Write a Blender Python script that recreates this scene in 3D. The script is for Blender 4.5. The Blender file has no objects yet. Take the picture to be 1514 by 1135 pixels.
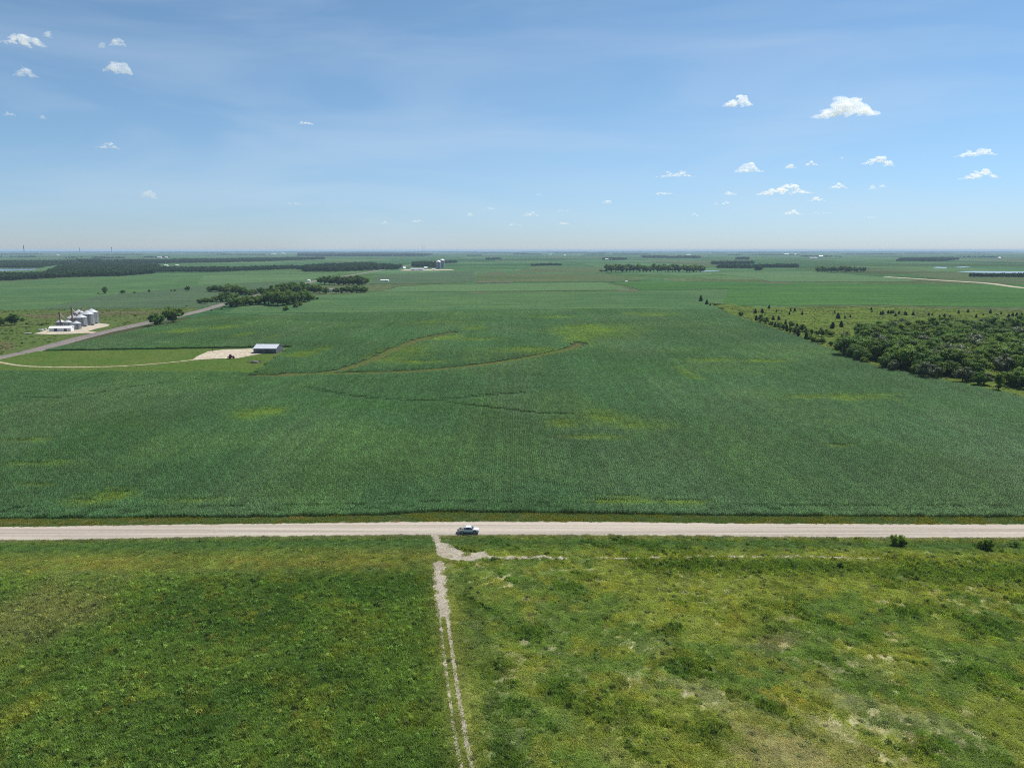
import bpy, math, random
import numpy as np
from mathutils import Vector, Matrix

random.seed(7)
rng = np.random.default_rng(7)
R = math.radians
sc = bpy.context.scene
COL = sc.collection

# ------------------------------------------------------------------ camera
F = 1050.0            # focal length in photo pixels (photo 1514 px wide)
CX, CY = 757.0, 567.5
H = 80.0              # flying height of the camera
TH = math.atan((CY - 369.5) / F)
cam = bpy.data.cameras.new('camera')
cam.sensor_width = 36.0
cam.lens = 36.0 * F / 1514.0
cam.clip_start = 1.0
cam.clip_end = 400000.0
camo = bpy.data.objects.new('camera', cam)
COL.objects.link(camo)
camo.location = (0, 0, H)
camo.rotation_euler = (math.pi / 2 - TH, 0, 0)
sc.camera = camo

# ------------------------------------------------------------------ world, sun, exposure
SUN_EL, SUN_AZ = R(56), R(48)      # azimuth measured from +Y (view direction) towards +X
w = bpy.data.worlds.new('World')
sc.world = w
w.use_nodes = True
nt = w.node_tree
for n in list(nt.nodes):
    nt.nodes.remove(n)
wo = nt.nodes.new('ShaderNodeOutputWorld')
bg = nt.nodes.new('ShaderNodeBackground')
sky = nt.nodes.new('ShaderNodeTexSky')
sky.sky_type = 'NISHITA'
sky.sun_disc = False
sky.sun_elevation = SUN_EL
sky.sun_rotation = SUN_AZ
sky.altitude = 0
sky.air_density = 0.7
sky.dust_density = 0.0
sky.ozone_density = 2.0
bg.inputs['Strength'].default_value = 0.095
# summer haze greys the sky towards the horizon, all the way round; faint cirrus veils higher up
tc = nt.nodes.new('ShaderNodeTexCoord')
sx = nt.nodes.new('ShaderNodeSeparateXYZ')
nt.links.new(tc.outputs['Generated'], sx.inputs[0])
mz = nt.nodes.new('ShaderNodeMath'); mz.operation = 'MAXIMUM'; mz.inputs[1].default_value = 0.0
nt.links.new(sx.outputs['Z'], mz.inputs[0])
mm = nt.nodes.new('ShaderNodeMath'); mm.operation = 'MULTIPLY'; mm.inputs[1].default_value = -1 / 0.11
nt.links.new(mz.outputs[0], mm.inputs[0])
me_ = nt.nodes.new('ShaderNodeMath'); me_.operation = 'EXPONENT'
nt.links.new(mm.outputs[0], me_.inputs[0])
hz = nt.nodes.new('ShaderNodeMix'); hz.data_type = 'RGBA'; hz.blend_type = 'MULTIPLY'
hz.inputs[7].default_value = (0.505, 0.475, 0.64, 1)
nt.links.new(me_.outputs[0], hz.inputs[0])
tn = nt.nodes.new('ShaderNodeMix'); tn.data_type = 'RGBA'; tn.blend_type = 'MULTIPLY'; tn.inputs[0].default_value = 1.0
tn.inputs[7].default_value = (0.92, 1.04, 0.985, 1)
nt.links.new(sky.outputs[0], tn.inputs[6])
nt.links.new(tn.outputs[2], hz.inputs[6])
mpw = nt.nodes.new('ShaderNodeMapping'); mpw.inputs['Scale'].default_value = (1.6, 1.6, 9.0)
nt.links.new(tc.outputs['Generated'], mpw.inputs['Vector'])
cn = nt.nodes.new('ShaderNodeTexNoise'); cn.inputs['Scale'].default_value = 1.3; cn.inputs['Detail'].default_value = 5
cn.inputs['Distortion'].default_value = 0.6
nt.links.new(mpw.outputs[0], cn.inputs['Vector'])
cr = nt.nodes.new('ShaderNodeMapRange'); cr.inputs[1].default_value = 0.42; cr.inputs[2].default_value = 0.72; cr.inputs[3].default_value = 0; cr.inputs[4].default_value = 0.34
nt.links.new(cn.outputs['Fac'], cr.inputs[0])
ci_ = nt.nodes.new('ShaderNodeMix'); ci_.data_type = 'RGBA'
ci_.inputs[7].default_value = (4.6, 5.5, 6.4, 1)
nt.links.new(cr.outputs[0], ci_.inputs[0]); nt.links.new(hz.outputs[2], ci_.inputs[6])
nt.links.new(ci_.outputs[2], bg.inputs['Color'])
nt.links.new(bg.outputs[0], wo.inputs['Surface'])

sl = bpy.data.lights.new('sun', 'SUN')
sl.energy = 4.8
sl.angle = R(0.53)
sl.color = (1.0, 0.95, 0.87)
so = bpy.data.objects.new('sun', sl)
COL.objects.link(so)
sdir = Vector((math.sin(SUN_AZ) * math.cos(SUN_EL), math.cos(SUN_AZ) * math.cos(SUN_EL), math.sin(SUN_EL)))
so.rotation_euler = (-sdir).to_track_quat('-Z', 'Y').to_euler()
so.location = (0, 0, 500)

vs = sc.view_settings
vs.view_transform = 'Standard'
vs.look = 'None'
vs.exposure = 0.5
vs.gamma = 1.0
vs.use_curve_mapping = False
sc.cycles.volume_bounces = 10
sc.cycles.max_bounces = 14
sc.cycles.diffuse_bounces = 3
sc.cycles.transparent_max_bounces = 12
sc.cycles.use_denoising = False
sc.cycles.filter_width = 1.1

# ------------------------------------------------------------------ helpers
CT, ST = math.cos(TH), math.sin(TH)

def P(u, v, z=0.0):
    """where the sight line through a photo pixel meets the plain at height z"""
    dx, dy = (u - CX) / F, (v - CY) / F
    d = (dx, CT - dy * ST, -ST - dy * CT)
    t = (z - H) / d[2]
    return Vector((dx * t, d[1] * t, z))

def mpp(u, v):
    """metres per photo pixel at that ground spot (measured across the view)"""
    p = P(u, v)
    depth = p.y * CT + H * ST
    return depth / F

def at_depth(u, v, alt):
    """point on sight line at altitude alt (sky)"""
    dx, dy = (u - CX) / F, (v - CY) / F
    d = (dx, CT - dy * ST, -ST - dy * CT)
    t = (alt - H) / d[2]
    return Vector((dx * t, d[1] * t, alt)), t

def tag(o, label=None, cat=None, group=None, kind=None):
    if label: o['label'] = label
    if cat: o['category'] = cat
    if group: o['group'] = group
    if kind: o['kind'] = kind
    return o

def empty(name, loc, rz=0.0):
    o = bpy.data.objects.new(name, None)
    COL.objects.link(o)
    o.location = loc
    o.rotation_euler = (0, 0, rz)
    o.empty_display_size = 0.5
    return o

def link(name, me, parent=None, loc=None):
    o = bpy.data.objects.new(name, me)
    COL.objects.link(o)
    if parent is not None: o.parent = parent
    if loc is not None: o.location = loc
    return o

def np_mesh(name, verts, quads=None, tris=None, mats=(), matidx=None, smooth=False):
    me = bpy.data.meshes.new(name)
    faces = []
    nv = len(verts)
    me.vertices.add(nv)
    me.vertices.foreach_set('co', np.asarray(verts, dtype=np.float32).ravel())
    loops = []
    starts = []
    totals = []
    if quads is not None and len(quads):
        q = np.asarray(quads, dtype=np.int32)
        starts.append(np.arange(len(q)) * 4); totals.append(np.full(len(q), 4))
        loops.append(q.ravel())
    off = sum(len(l) for l in loops)
    if tris is not None and len(tris):
        t = np.asarray(tris, dtype=np.int32)
        starts.append(off + np.arange(len(t)) * 3); totals.append(np.full(len(t), 3))
        loops.append(t.ravel())
    lo = np.concatenate(loops).astype(np.int32)
    me.loops.add(len(lo))
    me.loops.foreach_set('vertex_index', lo)
    st = np.concatenate(starts).astype(np.int32)
    me.polygons.add(len(st))
    me.polygons.foreach_set('loop_start', st)
    me.polygons.foreach_set('loop_total', np.concatenate(totals).astype(np.int32))
    for m in mats: me.materials.append(m)
    if matidx is not None:
        me.polygons.foreach_set('material_index', np.asarray(matidx, dtype=np.int32))
    if smooth:
        me.polygons.foreach_set('use_smooth', np.ones(len(st), dtype=bool))
    me.update()
    me.validate()
    return me

# --- numpy noise
def _hash(ix, iy, s):
    h = (ix.astype(np.int64) * 374761393 + iy.astype(np.int64) * 668265263 + s * 974711) & 0xFFFFFFFF
    h = ((h ^ (h >> 13)) * 1274126177) & 0xFFFFFFFF
    h = (h ^ (h >> 16)) & 0xFFFFFFFF
    return h / 4294967295.0

def vnoise(x, y, s=0):
    x = np.asarray(x, dtype=float); y = np.asarray(y, dtype=float)
    ix = np.floor(x); iy = np.floor(y)
    fx = x - ix; fy = y - iy
    fx = fx * fx * (3 - 2 * fx); fy = fy * fy * (3 - 2 * fy)
    a = _hash(ix, iy, s); b = _hash(ix + 1, iy, s); c = _hash(ix, iy + 1, s); d = _hash(ix + 1, iy + 1, s)
    return (a * (1 - fx) + b * fx) * (1 - fy) + (c * (1 - fx) + d * fx) * fy

def fbm(x, y, s=0, oct=4):
    t = 0; a = 0.5; n = 0
    for i in range(oct):
        t = t + a * vnoise(x, y, s + i * 17); n += a
        x = np.asarray(x) * 2.03 + 3.1; y = np.asarray(y) * 2.03 + 1.7; a *= 0.5
    return t / n

def sstep(a, b, x):
    t = np.clip((x - a) / (b - a), 0, 1)
    return t * t * (3 - 2 * t)

def mixc(c, d, m):
    m = np.asarray(m)[..., None]
    return c * (1 - m) + np.asarray(d) * m

def in_poly(x, y, poly):
    x = np.asarray(x); y = np.asarray(y)
    inside = np.zeros(x.shape, bool)
    n = len(poly)
    for i in range(n):
        x0, y0 = poly[i][0], poly[i][1]; x1, y1 = poly[(i + 1) % n][0], poly[(i + 1) % n][1]
        if y0 == y1: continue
        c = ((y0 > y) != (y1 > y)) & (x < (x1 - x0) * (y - y0) / (y1 - y0) + x0)
        inside ^= c
    return inside

def dist_line(x, y, pts):
    d = np.full(np.asarray(x).shape, 1e9)
    for i in range(len(pts) - 1):
        ax, ay = pts[i][0], pts[i][1]; bx, by = pts[i + 1][0], pts[i + 1][1]
        L = (bx - ax) ** 2 + (by - ay) ** 2
        t = np.clip(((x - ax) * (bx - ax) + (y - ay) * (by - ay)) / L, 0, 1)
        d = np.minimum(d, np.hypot(x - ax - t * (bx - ax), y - ay - t * (by - ay)))
    return d

def ellipse_mask(x, y, u, v, ru, rv, rot=0.0, soft=0.6, seed=0, wob=0.5, ns=8.0):
    c = P(u, v); s = mpp(u, v)
    rx = ru * s
    ry = max(abs(P(u, v - rv).y - P(u, v + rv).y) / 2, 0.3)
    dx, dy = x - c.x, y - c.y
    if rot:
        ca, sa = math.cos(rot), math.sin(rot)
        dx, dy = dx * ca + dy * sa, -dx * sa + dy * ca
    d = np.sqrt((dx / rx) ** 2 + (dy / ry) ** 2)
    d = d + wob * (fbm(x / ns, y / ns, seed + 5) - 0.5) * 2
    return 1 - sstep(1 - soft, 1 + soft * 0.4, d)

# --- materials
def new_mat(name):
    m = bpy.data.materials.new(name)
    m.use_nodes = True
    t = m.node_tree
    b = t.nodes['Principled BSDF']
    return m, t, b

def ND(t, typ, **kw):
    n = t.nodes.new(typ)
    for k, v in kw.items():
        if k.startswith('i_'):
            n.inputs[k[2:]].default_value = v
        else:
            setattr(n, k, v)
    return n

def noise(t, scale, vec=None, detail=4.0, rough=0.6):
    n = ND(t, 'ShaderNodeTexNoise')
    n.inputs['Scale'].default_value = scale
    n.inputs['Detail'].default_value = detail
    n.inputs['Roughness'].default_value = rough
    if vec is not None: t.links.new(vec, n.inputs['Vector'])
    return n.outputs['Fac']

def ramp(t, fac, stops):
    r = ND(t, 'ShaderNodeValToRGB')
    e = r.color_ramp.elements
    while len(e) < len(stops): e.new(0.5)
    for i, (p, c) in enumerate(stops):
        e[i].position = p
        e[i].color = (c[0], c[1], c[2], 1)
    t.links.new(fac, r.inputs['Fac'])
    return r.outputs['Color']

def mixn(t, a, b, fac, mode='MIX'):
    n = ND(t, 'ShaderNodeMix', data_type='RGBA', blend_type=mode)
    for s, v in ((n.inputs[0], fac), (n.inputs[6], a), (n.inputs[7], b)):
        if isinstance(v, (int, float)): s.default_value = v
        elif isinstance(v, tuple): s.default_value = (v[0], v[1], v[2], 1)
        else: t.links.new(v, s)
    return n.outputs[2]

def maprange(t, val, a, b, c, d):
    n = ND(t, 'ShaderNodeMapRange')
    n.inputs[1].default_value = a; n.inputs[2].default_value = b
    n.inputs[3].default_value = c; n.inputs[4].default_value = d
    t.links.new(val, n.inputs[0])
    return n.outputs[0]

def simple(name, col, rough=0.6, metal=0.0, var=0.12, scale=0.6, bump=0.0, spec=0.4):
    m, t, b = new_mat(name)
    tc = ND(t, 'ShaderNodeTexCoord')
    f = noise(t, scale, tc.outputs['Object'], 6, 0.65)
    lo = tuple(c * (1 - var * 2) for c in col); hi = tuple(min(1, c * (1 + var * 2)) for c in col)
    t.links.new(ramp(t, f, [(0.25, lo), (0.75, hi)]), b.inputs['Base Color'])
    b.inputs['Roughness'].default_value = rough
    b.inputs['Metallic'].default_value = metal
    b.inputs['Specular IOR Level'].default_value = spec
    if bump:
        bn = ND(t, 'ShaderNodeBump'); bn.inputs['Strength'].default_value = bump
        t.links.new(f, bn.inputs['Height']); t.links.new(bn.outputs[0], b.inputs['Normal'])
    return m

def field_mat(name, c1, c2, c3=None, big=0.006, mid=0.05, fine=0.5, streak=None, attr=None, rough=0.9, bump=0.6):
    """ground cover: colour patches of three sizes in world metres; streak=(angle, along, across) adds crop rows"""
    m, t, b = new_mat(name)
    g = ND(t, 'ShaderNodeNewGeometry')
    pos = g.outputs['Position']
    if c3 is None: c3 = tuple((a + d) / 2 * 0.8 for a, d in zip(c1, c2))
    nb = noise(t, big, pos, 5, 0.6)
    nm = noise(t, mid, pos, 5, 0.65)
    nf = noise(t, fine, pos, 4, 0.7)
    if attr:
        a = ND(t, 'ShaderNodeAttribute', attribute_name=attr)
        col = a.outputs['Color']
        col = mixn(t, col, mixn(t, col, (0.55, 0.6, 0.5), 1.0, 'MULTIPLY'), maprange(t, nb, 0.4, 0.65, 0, 1))
    else:
        col = mixn(t, c1, c2, maprange(t, nb, 0.38, 0.62, 0, 1))
    col = mixn(t, col, c3, maprange(t, nm, 0.45, 0.7, 0, 0.6)) if not attr else mixn(t, col, mixn(t, col, (0.7, 0.75, 0.7), 1.0, 'MULTIPLY'), maprange(t, nm, 0.42, 0.62, 0, 1))
    col = mixn(t, col, mixn(t, col, (0.5, 0.55, 0.5), 1.0, 'MULTIPLY'), maprange(t, nf, 0.4, 0.62, 0, 1))
    if streak:
        mp = ND(t, 'ShaderNodeMapping')
        mp.inputs['Rotation'].default_value = (0, 0, streak[0])
        mp.inputs['Scale'].default_value = (streak[1], streak[2], 1)
        t.links.new(pos, mp.inputs['Vector'])
        ns = noise(t, 1.0, mp.outputs[0], 3, 0.6)
        col = mixn(t, col, mixn(t, col, (1.35, 1.3, 1.2), 1.0, 'MULTIPLY'), maprange(t, ns, 0.4, 0.65, 0, 1))
    t.links.new(col, b.inputs['Base Color'])
    b.inputs['Roughness'].default_value = rough
    b.inputs['Specular IOR Level'].default_value = 0.0
    if bump:
        bn = ND(t, 'ShaderNodeBump'); bn.inputs['Strength'].default_value = bump; bn.inputs['Distance'].default_value = 0.5
        t.links.new(nf, bn.inputs['Height']); t.links.new(bn.outputs[0], b.inputs['Normal'])
    return m

def leaf_mat(name, col, var=0.35, tint=False, rough=0.55, trans=0.25, spec=0.3, attr=None, hue=(1.25, 1.05, 0.6)):
    m, t, b = new_mat(name)
    if tint:
        a = ND(t, 'ShaderNodeAttribute', attribute_name='tint', attribute_type='INSTANCER')
        base = a.outputs['Color']
    else:
        oi0 = ND(t, 'ShaderNodeObjectInfo')
        base = mixn(t, col, tuple(c * h for c, h in zip(col, hue)), oi0.outputs['Random'])
    g = ND(t, 'ShaderNodeNewGeometry')
    isl = g.outputs['Random Per Island']
    base = mixn(t, mixn(t, base, (1 - var, 1 - var * 0.9, 1 - var), 1.0, 'MULTIPLY'), mixn(t, base, (1 + var, 1 + var * 0.9, 1 + var * 0.6), 1.0, 'MULTIPLY'), isl)
    if attr:
        a2 = ND(t, 'ShaderNodeAttribute', attribute_name=attr)
        base = mixn(t, base, a2.outputs['Color'], 1.0, 'MULTIPLY')
    t.links.new(base, b.inputs['Base Color'])
    b.inputs['Roughness'].default_value = rough
    b.inputs['Specular IOR Level'].default_value = spec
    tr = ND(t, 'ShaderNodeBsdfTranslucent')
    t.links.new(mixn(t, base, (1.2, 1.25, 0.6), 1.0, 'MULTIPLY'), tr.inputs['Color'])
    ms = ND(t, 'ShaderNodeMixShader'); ms.inputs[0].default_value = trans
    t.links.new(b.outputs[0], ms.inputs[1]); t.links.new(tr.outputs[0], ms.inputs[2])
    t.links.new(ms.outputs[0], t.nodes['Material Output'].inputs['Surface'])
    return m

# --- scatter of proto meshes on points (stuff only)
def scatter(name, pts, rz, scl, vi, tint, protos):
    me = bpy.data.meshes.new(name)
    n = len(pts)
    me.vertices.add(n)
    me.vertices.foreach_set('co', np.asarray(pts, np.float32).ravel())
    a = me.attributes.new('rz', 'FLOAT', 'POINT'); a.data.foreach_set('value', np.asarray(rz, np.float32))
    s3 = np.asarray(scl, np.float32)
    if s3.ndim == 1: s3 = np.stack([s3, s3, s3], 1)
    a = me.attributes.new('scl', 'FLOAT_VECTOR', 'POINT'); a.data.foreach_set('vector', s3.ravel())
    a = me.attributes.new('vi', 'INT', 'POINT'); a.data.foreach_set('value', np.asarray(vi, np.int32))
    if tint is not None:
        t4 = np.ones((n, 4), np.float32); t4[:, :3] = tint
        a = me.attributes.new('tint', 'FLOAT_COLOR', 'POINT'); a.data.foreach_set('color', t4.ravel())
    o = link(name, me)
    pc = bpy.data.collections.new(name + '_sources')
    for i, pm in enumerate(protos):
        po = bpy.data.objects.new('%s_source_%02d' % (name, i), pm)
        pc.objects.link(po)
    g = bpy.data.node_groups.new(name + '_scatter', 'GeometryNodeTree')
    g.interface.new_socket('Geometry', in_out='INPUT', socket_type='NodeSocketGeometry')
    g.interface.new_socket('Geometry', in_out='OUTPUT', socket_type='NodeSocketGeometry')
    gi = g.nodes.new('NodeGroupInput'); go = g.nodes.new('NodeGroupOutput')
    iop = g.nodes.new('GeometryNodeInstanceOnPoints')
    ci = g.nodes.new('GeometryNodeCollectionInfo')
    ci.inputs['Collection'].default_value = pc
    ci.inputs['Separate Children'].default_value = True
    ci.inputs['Reset Children'].default_value = True
    def attr(nm, ty):
        x = g.nodes.new('GeometryNodeInputNamedAttribute'); x.data_type = ty
        x.inputs['Name'].default_value = nm
        return x.outputs['Attribute']
    cx = g.nodes.new('ShaderNodeCombineXYZ')
    g.links.new(attr('rz', 'FLOAT'), cx.inputs[2])
    er = g.nodes.new('FunctionNodeEulerToRotation')
    g.links.new(cx.outputs[0], er.inputs[0])
    g.links.new(gi.outputs[0], iop.inputs['Points'])
    g.links.new(ci.outputs[0], iop.inputs['Instance'])
    iop.inputs['Pick Instance'].default_value = True
    g.links.new(attr('vi', 'INT'), iop.inputs['Instance Index'])
    g.links.new(er.outputs[0], iop.inputs['Rotation'])
    g.links.new(attr('scl', 'FLOAT_VECTOR'), iop.inputs['Scale'])
    g.links.new(iop.outputs[0], go.inputs[0])
    md = o.modifiers.new('scatter', 'NODES'); md.node_group = g
    return o

# --- little mesh collector for built things
class MB:
    def __init__(s): s.v = []; s.f = []; s.mi = []
    def add(s, vs_, fs, mi=0):
        o = len(s.v); s.v += [tuple(v) for v in vs_]
        s.f += [tuple(i + o for i in f) for f in fs]; s.mi += [mi] * len(fs)
        return s
    def box(s, x0, x1, y0, y1, z0, z1, mi=0):
        v = [(x0, y0, z0), (x1, y0, z0), (x1, y1, z0), (x0, y1, z0), (x0, y0, z1), (x1, y0, z1), (x1, y1, z1), (x0, y1, z1)]
        return s.add(v, [(0, 3, 2, 1), (4, 5, 6, 7), (0, 1, 5, 4), (1, 2, 6, 5), (2, 3, 7, 6), (3, 0, 4, 7)], mi)
    def lathe(s, prof, n=32, cx=0, cy=0, mi=0, axis='z', z0=0):
        k = len(prof); v = []; f = []
        for (r, z) in prof:
            for i in range(n):
                a = 2 * math.pi * i / n
                c, d = math.cos(a) * r, math.sin(a) * r
                if axis == 'z': v.append((cx + c, cy + d, z))
                elif axis == 'y': v.append((cx + c, cy + z, z0 + d))
                else: v.append((cx + z, cy + c, z0 + d))
        for j in range(k - 1):
            for i in range(n):
                i2 = (i + 1) % n
                f.append((j * n + i, j * n + i2, (j + 1) * n + i2, (j + 1) * n + i))
        f.append(tuple(range(n - 1, -1, -1)))
        f.append(tuple((k - 1) * n + i for i in range(n)))
        return s.add(v, f, mi)
    def bar(s, a, b, w_=0.1, h_=None, mi=0, n=4):
        a = Vector(a); b = Vector(b); d = (b - a).normalized()
        up = Vector((0, 0, 1)) if abs(d.z) < 0.95 else Vector((1, 0, 0))
        x = d.cross(up).normalized(); y = d.cross(x).normalized()
        h_ = h_ or w_
        v = []
        for p in (a, b):
            for i in range(n):
                t = 2 * math.pi * (i + 0.5) / n
                v.append(p + x * math.cos(t) * w_ * 0.71 + y * math.sin(t) * h_ * 0.71)
        f = [(i, (i + 1) % n, n + (i + 1) % n, n + i) for i in range(n)]
        f += [tuple(range(n - 1, -1, -1)), tuple(range(n, 2 * n))]
        return s.add(v, f, mi)
    def prism(s, prof, y0, y1, mi=0):
        """profile in x,z extruded along y"""
        n = len(prof)
        v = [(x, y0, z) for x, z in prof] + [(x, y1, z) for x, z in prof]
        f = [(i, (i + 1) % n, n + (i + 1) % n, n + i) for i in range(n)]
        f += [tuple(range(n - 1, -1, -1)), tuple(range(n, 2 * n))]
        return s.add(v, f, mi)
    def build(s, name, mats, parent=None, smooth=False, bevel=0.0, loc=None):
        me = bpy.data.meshes.new(name)
        me.from_pydata(s.v, [], s.f)
        mats = mats if isinstance(mats, (list, tuple)) else [mats]
        for m in mats: me.materials.append(m)
        me.polygons.foreach_set('material_index', s.mi)
        if smooth:
            me.polygons.foreach_set('use_smooth', [True] * len(s.f))
        me.update()
        import bmesh
        bm = bmesh.new(); bm.from_mesh(me)
        bmesh.ops.recalc_face_normals(bm, faces=bm.faces)
        if bevel:
            bmesh.ops.bevel(bm, geom=[e for e in bm.edges if e.calc_face_angle(0) > 0.6], offset=bevel, segments=2, affect='EDGES', clamp_overlap=True)
        bm.to_mesh(me); bm.free()
        return link(name, me, parent, loc)

def poly_sheet(name, pts, z, mat, kind='structure', label=None, skirt=0.0):
    """flat many-sided patch, with side faces down to the ground when it stands proud of it"""
    import bmesh
    bm = bmesh.new()
    vs_ = [bm.verts.new((p[0], p[1], z)) for p in pts]
    f = bm.faces.new(vs_)
    f.normal_update()
    if f.normal.z < 0: f.normal_flip()
    if skirt:
        lo = [bm.verts.new((p[0], p[1], z - skirt)) for p in pts]
        n = len(pts)
        for i in range(n):
            bm.faces.new((vs_[i], vs_[(i + 1) % n], lo[(i + 1) % n], lo[i]))
    bmesh.ops.triangulate(bm, faces=[f])
    me = bpy.data.meshes.new(name)
    bm.to_mesh(me); bm.free()
    me.materials.append(mat)
    o = link(name, me)
    tag(o, label, None, None, kind)
    return o

def px(*uv): return [P(u, v) for u, v in uv]

def smooth_line(pts, n=8):
    """Catmull-Rom through 2-D points"""
    pts = [Vector((p[0], p[1])) for p in pts]
    q = [pts[0] * 2 - pts[1]] + pts + [pts[-1] * 2 - pts[-2]]
    out = []
    for i in range(1, len(q) - 2):
        for k in range(n):
            t = k / n
            a, b, c, d = q[i - 1], q[i], q[i + 1], q[i + 2]
            out.append(0.5 * ((2 * b) + (c - a) * t + (2 * a - 5 * b + 4 * c - d) * t * t + (3 * b - 3 * c + d - a) * t ** 3))
    out.append(q[-2])
    return out

def strip(name, line, w_, z, mat, jitter=0.0, zfun=None, label=None, crown=0.0, shoulder=0.0, seed=1):
    """road or path strip; w_ is a width or a list of widths along the line"""
    n = len(line)
    line = [Vector((p[0], p[1])) for p in line]
    cols = [-0.5, -0.25, 0, 0.25, 0.5]
    vv = []
    for i, p in enumerate(line):
        a = line[max(0, i - 1)]; b = line[min(n - 1, i + 1)]
        d = (b - a).normalized(); nn = Vector((-d.y, d.x))
        ww = w_[i] if isinstance(w_, (list, tuple)) else w_
        jl = jitter * (float(fbm(p.x * 0.6 + 7, p.y * 0.6, seed, 3)) - 0.5) * 2
        jr = jitter * (float(fbm(p.x * 0.6, p.y * 0.6 + 31, seed + 3, 3)) - 0.5) * 2
        rowp = []
        if shoulder:
            q = p + nn * (-0.5 * ww - shoulder); rowp.append((q.x, q.y, 0.0))
        for c in cols:
            off = c * ww + (jl if c < 0 else jr) * abs(c) * 2
            q = p + nn * off
            zz = z + (zfun(q.x, q.y) if zfun else 0) + crown * (1 - (2 * c) ** 2)
            rowp.append((q.x, q.y, zz))
        if shoulder:
            q = p + nn * (0.5 * ww + shoulder); rowp.append((q.x, q.y, 0.0))
        vv.append(rowp)
    k = len(vv[0])
    V = [p for r in vv for p in r]
    Q = [(i * k + j, i * k + j + 1, (i + 1) * k + j + 1, (i + 1) * k + j) for i in range(n - 1) for j in range(k - 1)]
    me = np_mesh(name, V, quads=Q, mats=[mat], smooth=True)
    o = link(name, me)
    tag(o, label, None, None, 'structure')
    return o

# ================================================================== THE SETTING
# ------------------------------------------------------------------ ground: one sheet to the horizon, a patchwork of far fields
gx = [-60000, -40000, -28000, -20000, -15000]
x = -12000
while x < 12000:
    gx.append(x); x += random.choice([400, 400, 800, 260, 540])
gx += [12000, 15000, 20000, 28000, 40000, 60000]
gy = [-3000, 0, 400, 800]
y = 1200
while y < 14000:
    gy.append(y); y += random.choice([220, 400, 400, 800, 300])
while y < 60000:
    gy.append(y); y += random.choice([600, 900, 1400, 1700])
gy.append(62000)
GREENS = [(0.072, 0.142, 0.058), (0.084, 0.157, 0.064), (0.061, 0.122, 0.058), (0.102, 0.171, 0.072), (0.113, 0.177, 0.081),
          (0.084, 0.136, 0.061), (0.113, 0.142, 0.072), (0.070, 0.145, 0.067), (0.104, 0.189, 0.090)]
V = [(a, b, 0) for b in gy for a in gx]
nx = len(gx)
Q = []; C = []
prev = {}
for j in range(len(gy) - 1):
    last = None
    for i in range(nx - 1):
        Q.append((j * nx + i, j * nx + i + 1, (j + 1) * nx + i + 1, (j + 1) * nx + i))
        r = random.random()
        if last is not None and r < 0.35: c = last
        elif i in prev and r < 0.6: c = prev[i]
        else: c = random.choice(GREENS)
        if random.random() < 0.012: c = (0.10, 0.10, 0.06)
        last = c; prev[i] = c
        C.append(c)
M_ground = field_mat('ground_fields', (0, 0, 0), (0, 0, 0), big=0.0012, mid=0.008, fine=0.06, attr='tone', bump=0.0)
gme = np_mesh('ground', V, quads=Q, mats=[M_ground])
ga = gme.attributes.new('tone', 'FLOAT_COLOR', 'CORNER')
cc = np.ones((len(C), 4, 4), np.float32)
cc[:, :, :3] = np.array(C)[:, None, :]
ga.data.foreach_set('color', cc.ravel())
tag(link('ground', gme), 'flat green farmland reaching to the horizon', kind='structure')

# ------------------------------------------------------------------ haze: one even box of pale air round everything below the camera
def build_haze():
    m = bpy.data.materials.new('haze_air'); m.use_nodes = True
    t = m.node_tree
    t.nodes.remove(t.nodes['Principled BSDF'])
    pv = t.nodes.new('ShaderNodeVolumePrincipled')
    pv.inputs['Color'].default_value = (0.52, 0.68, 0.90, 1)
    pv.inputs['Density'].default_value = HAZE
    pv.inputs['Anisotropy'].default_value = 0.0
    t.links.new(pv.outputs[0], t.nodes['Material Output'].inputs['Volume'])
    b = MB(); b.box(-70000, 70000, -3500, 70000, -1.0, 96.0)
    o = b.build('haze', m)
    tag(o, 'thin blue summer haze over the plain', 'haze', kind='stuff')
HAZE = 4.2e-5
build_haze()

# ------------------------------------------------------------------ field patches (crop canopies stand proud of the ground)
M_soy = field_mat('soybean_field', (0.056, 0.112, 0.050), (0.076, 0.134, 0.056), (0.044, 0.090, 0.042), big=0.006, mid=0.03, fine=0.25, streak=(0.05, 0.004, 0.12))
M_soyblue = field_mat('bluish_soybean_field', (0.070, 0.108, 0.062), (0.060, 0.098, 0.058), (0.050, 0.085, 0.045), big=0.008, mid=0.05, fine=0.3, streak=(0.3, 0.01, 0.12))
M_light = field_mat('pale_oat_field', (0.085, 0.150, 0.070), (0.078, 0.134, 0.062), big=0.004, mid=0.03, fine=0.2, streak=(0, 0.003, 0.1))
M_bright = field_mat('bright_bean_field', (0.045, 0.108, 0.033), (0.060, 0.128, 0.040), (0.038, 0.090, 0.036), big=0.003, mid=0.02, fine=0.2, streak=(0, 0.002, 0.06))
M_corn_far = field_mat('distant_corn_field', (0.05, 0.105, 0.045), (0.065, 0.12, 0.055), big=0.006, mid=0.04, fine=0.3)
M_dull = field_mat('dull_olive_field', (0.064, 0.100, 0.046), (0.080, 0.108, 0.052), (0.088, 0.098, 0.055), big=0.004, mid=0.02, fine=0.2, streak=(0, 0.002, 0.06))
M_pasture = field_mat('rough_pasture', (0.096, 0.132, 0.030), (0.074, 0.118, 0.026), (0.115, 0.128, 0.038), big=0.012, mid=0.05, fine=0.35, streak=(0.15, 0.004, 0.06))
M_mead2 = field_mat('roadside_meadow', (0.082, 0.126, 0.036), (0.104, 0.128, 0.046), (0.058, 0.100, 0.028), big=0.012, mid=0.05, fine=0.4)
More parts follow.
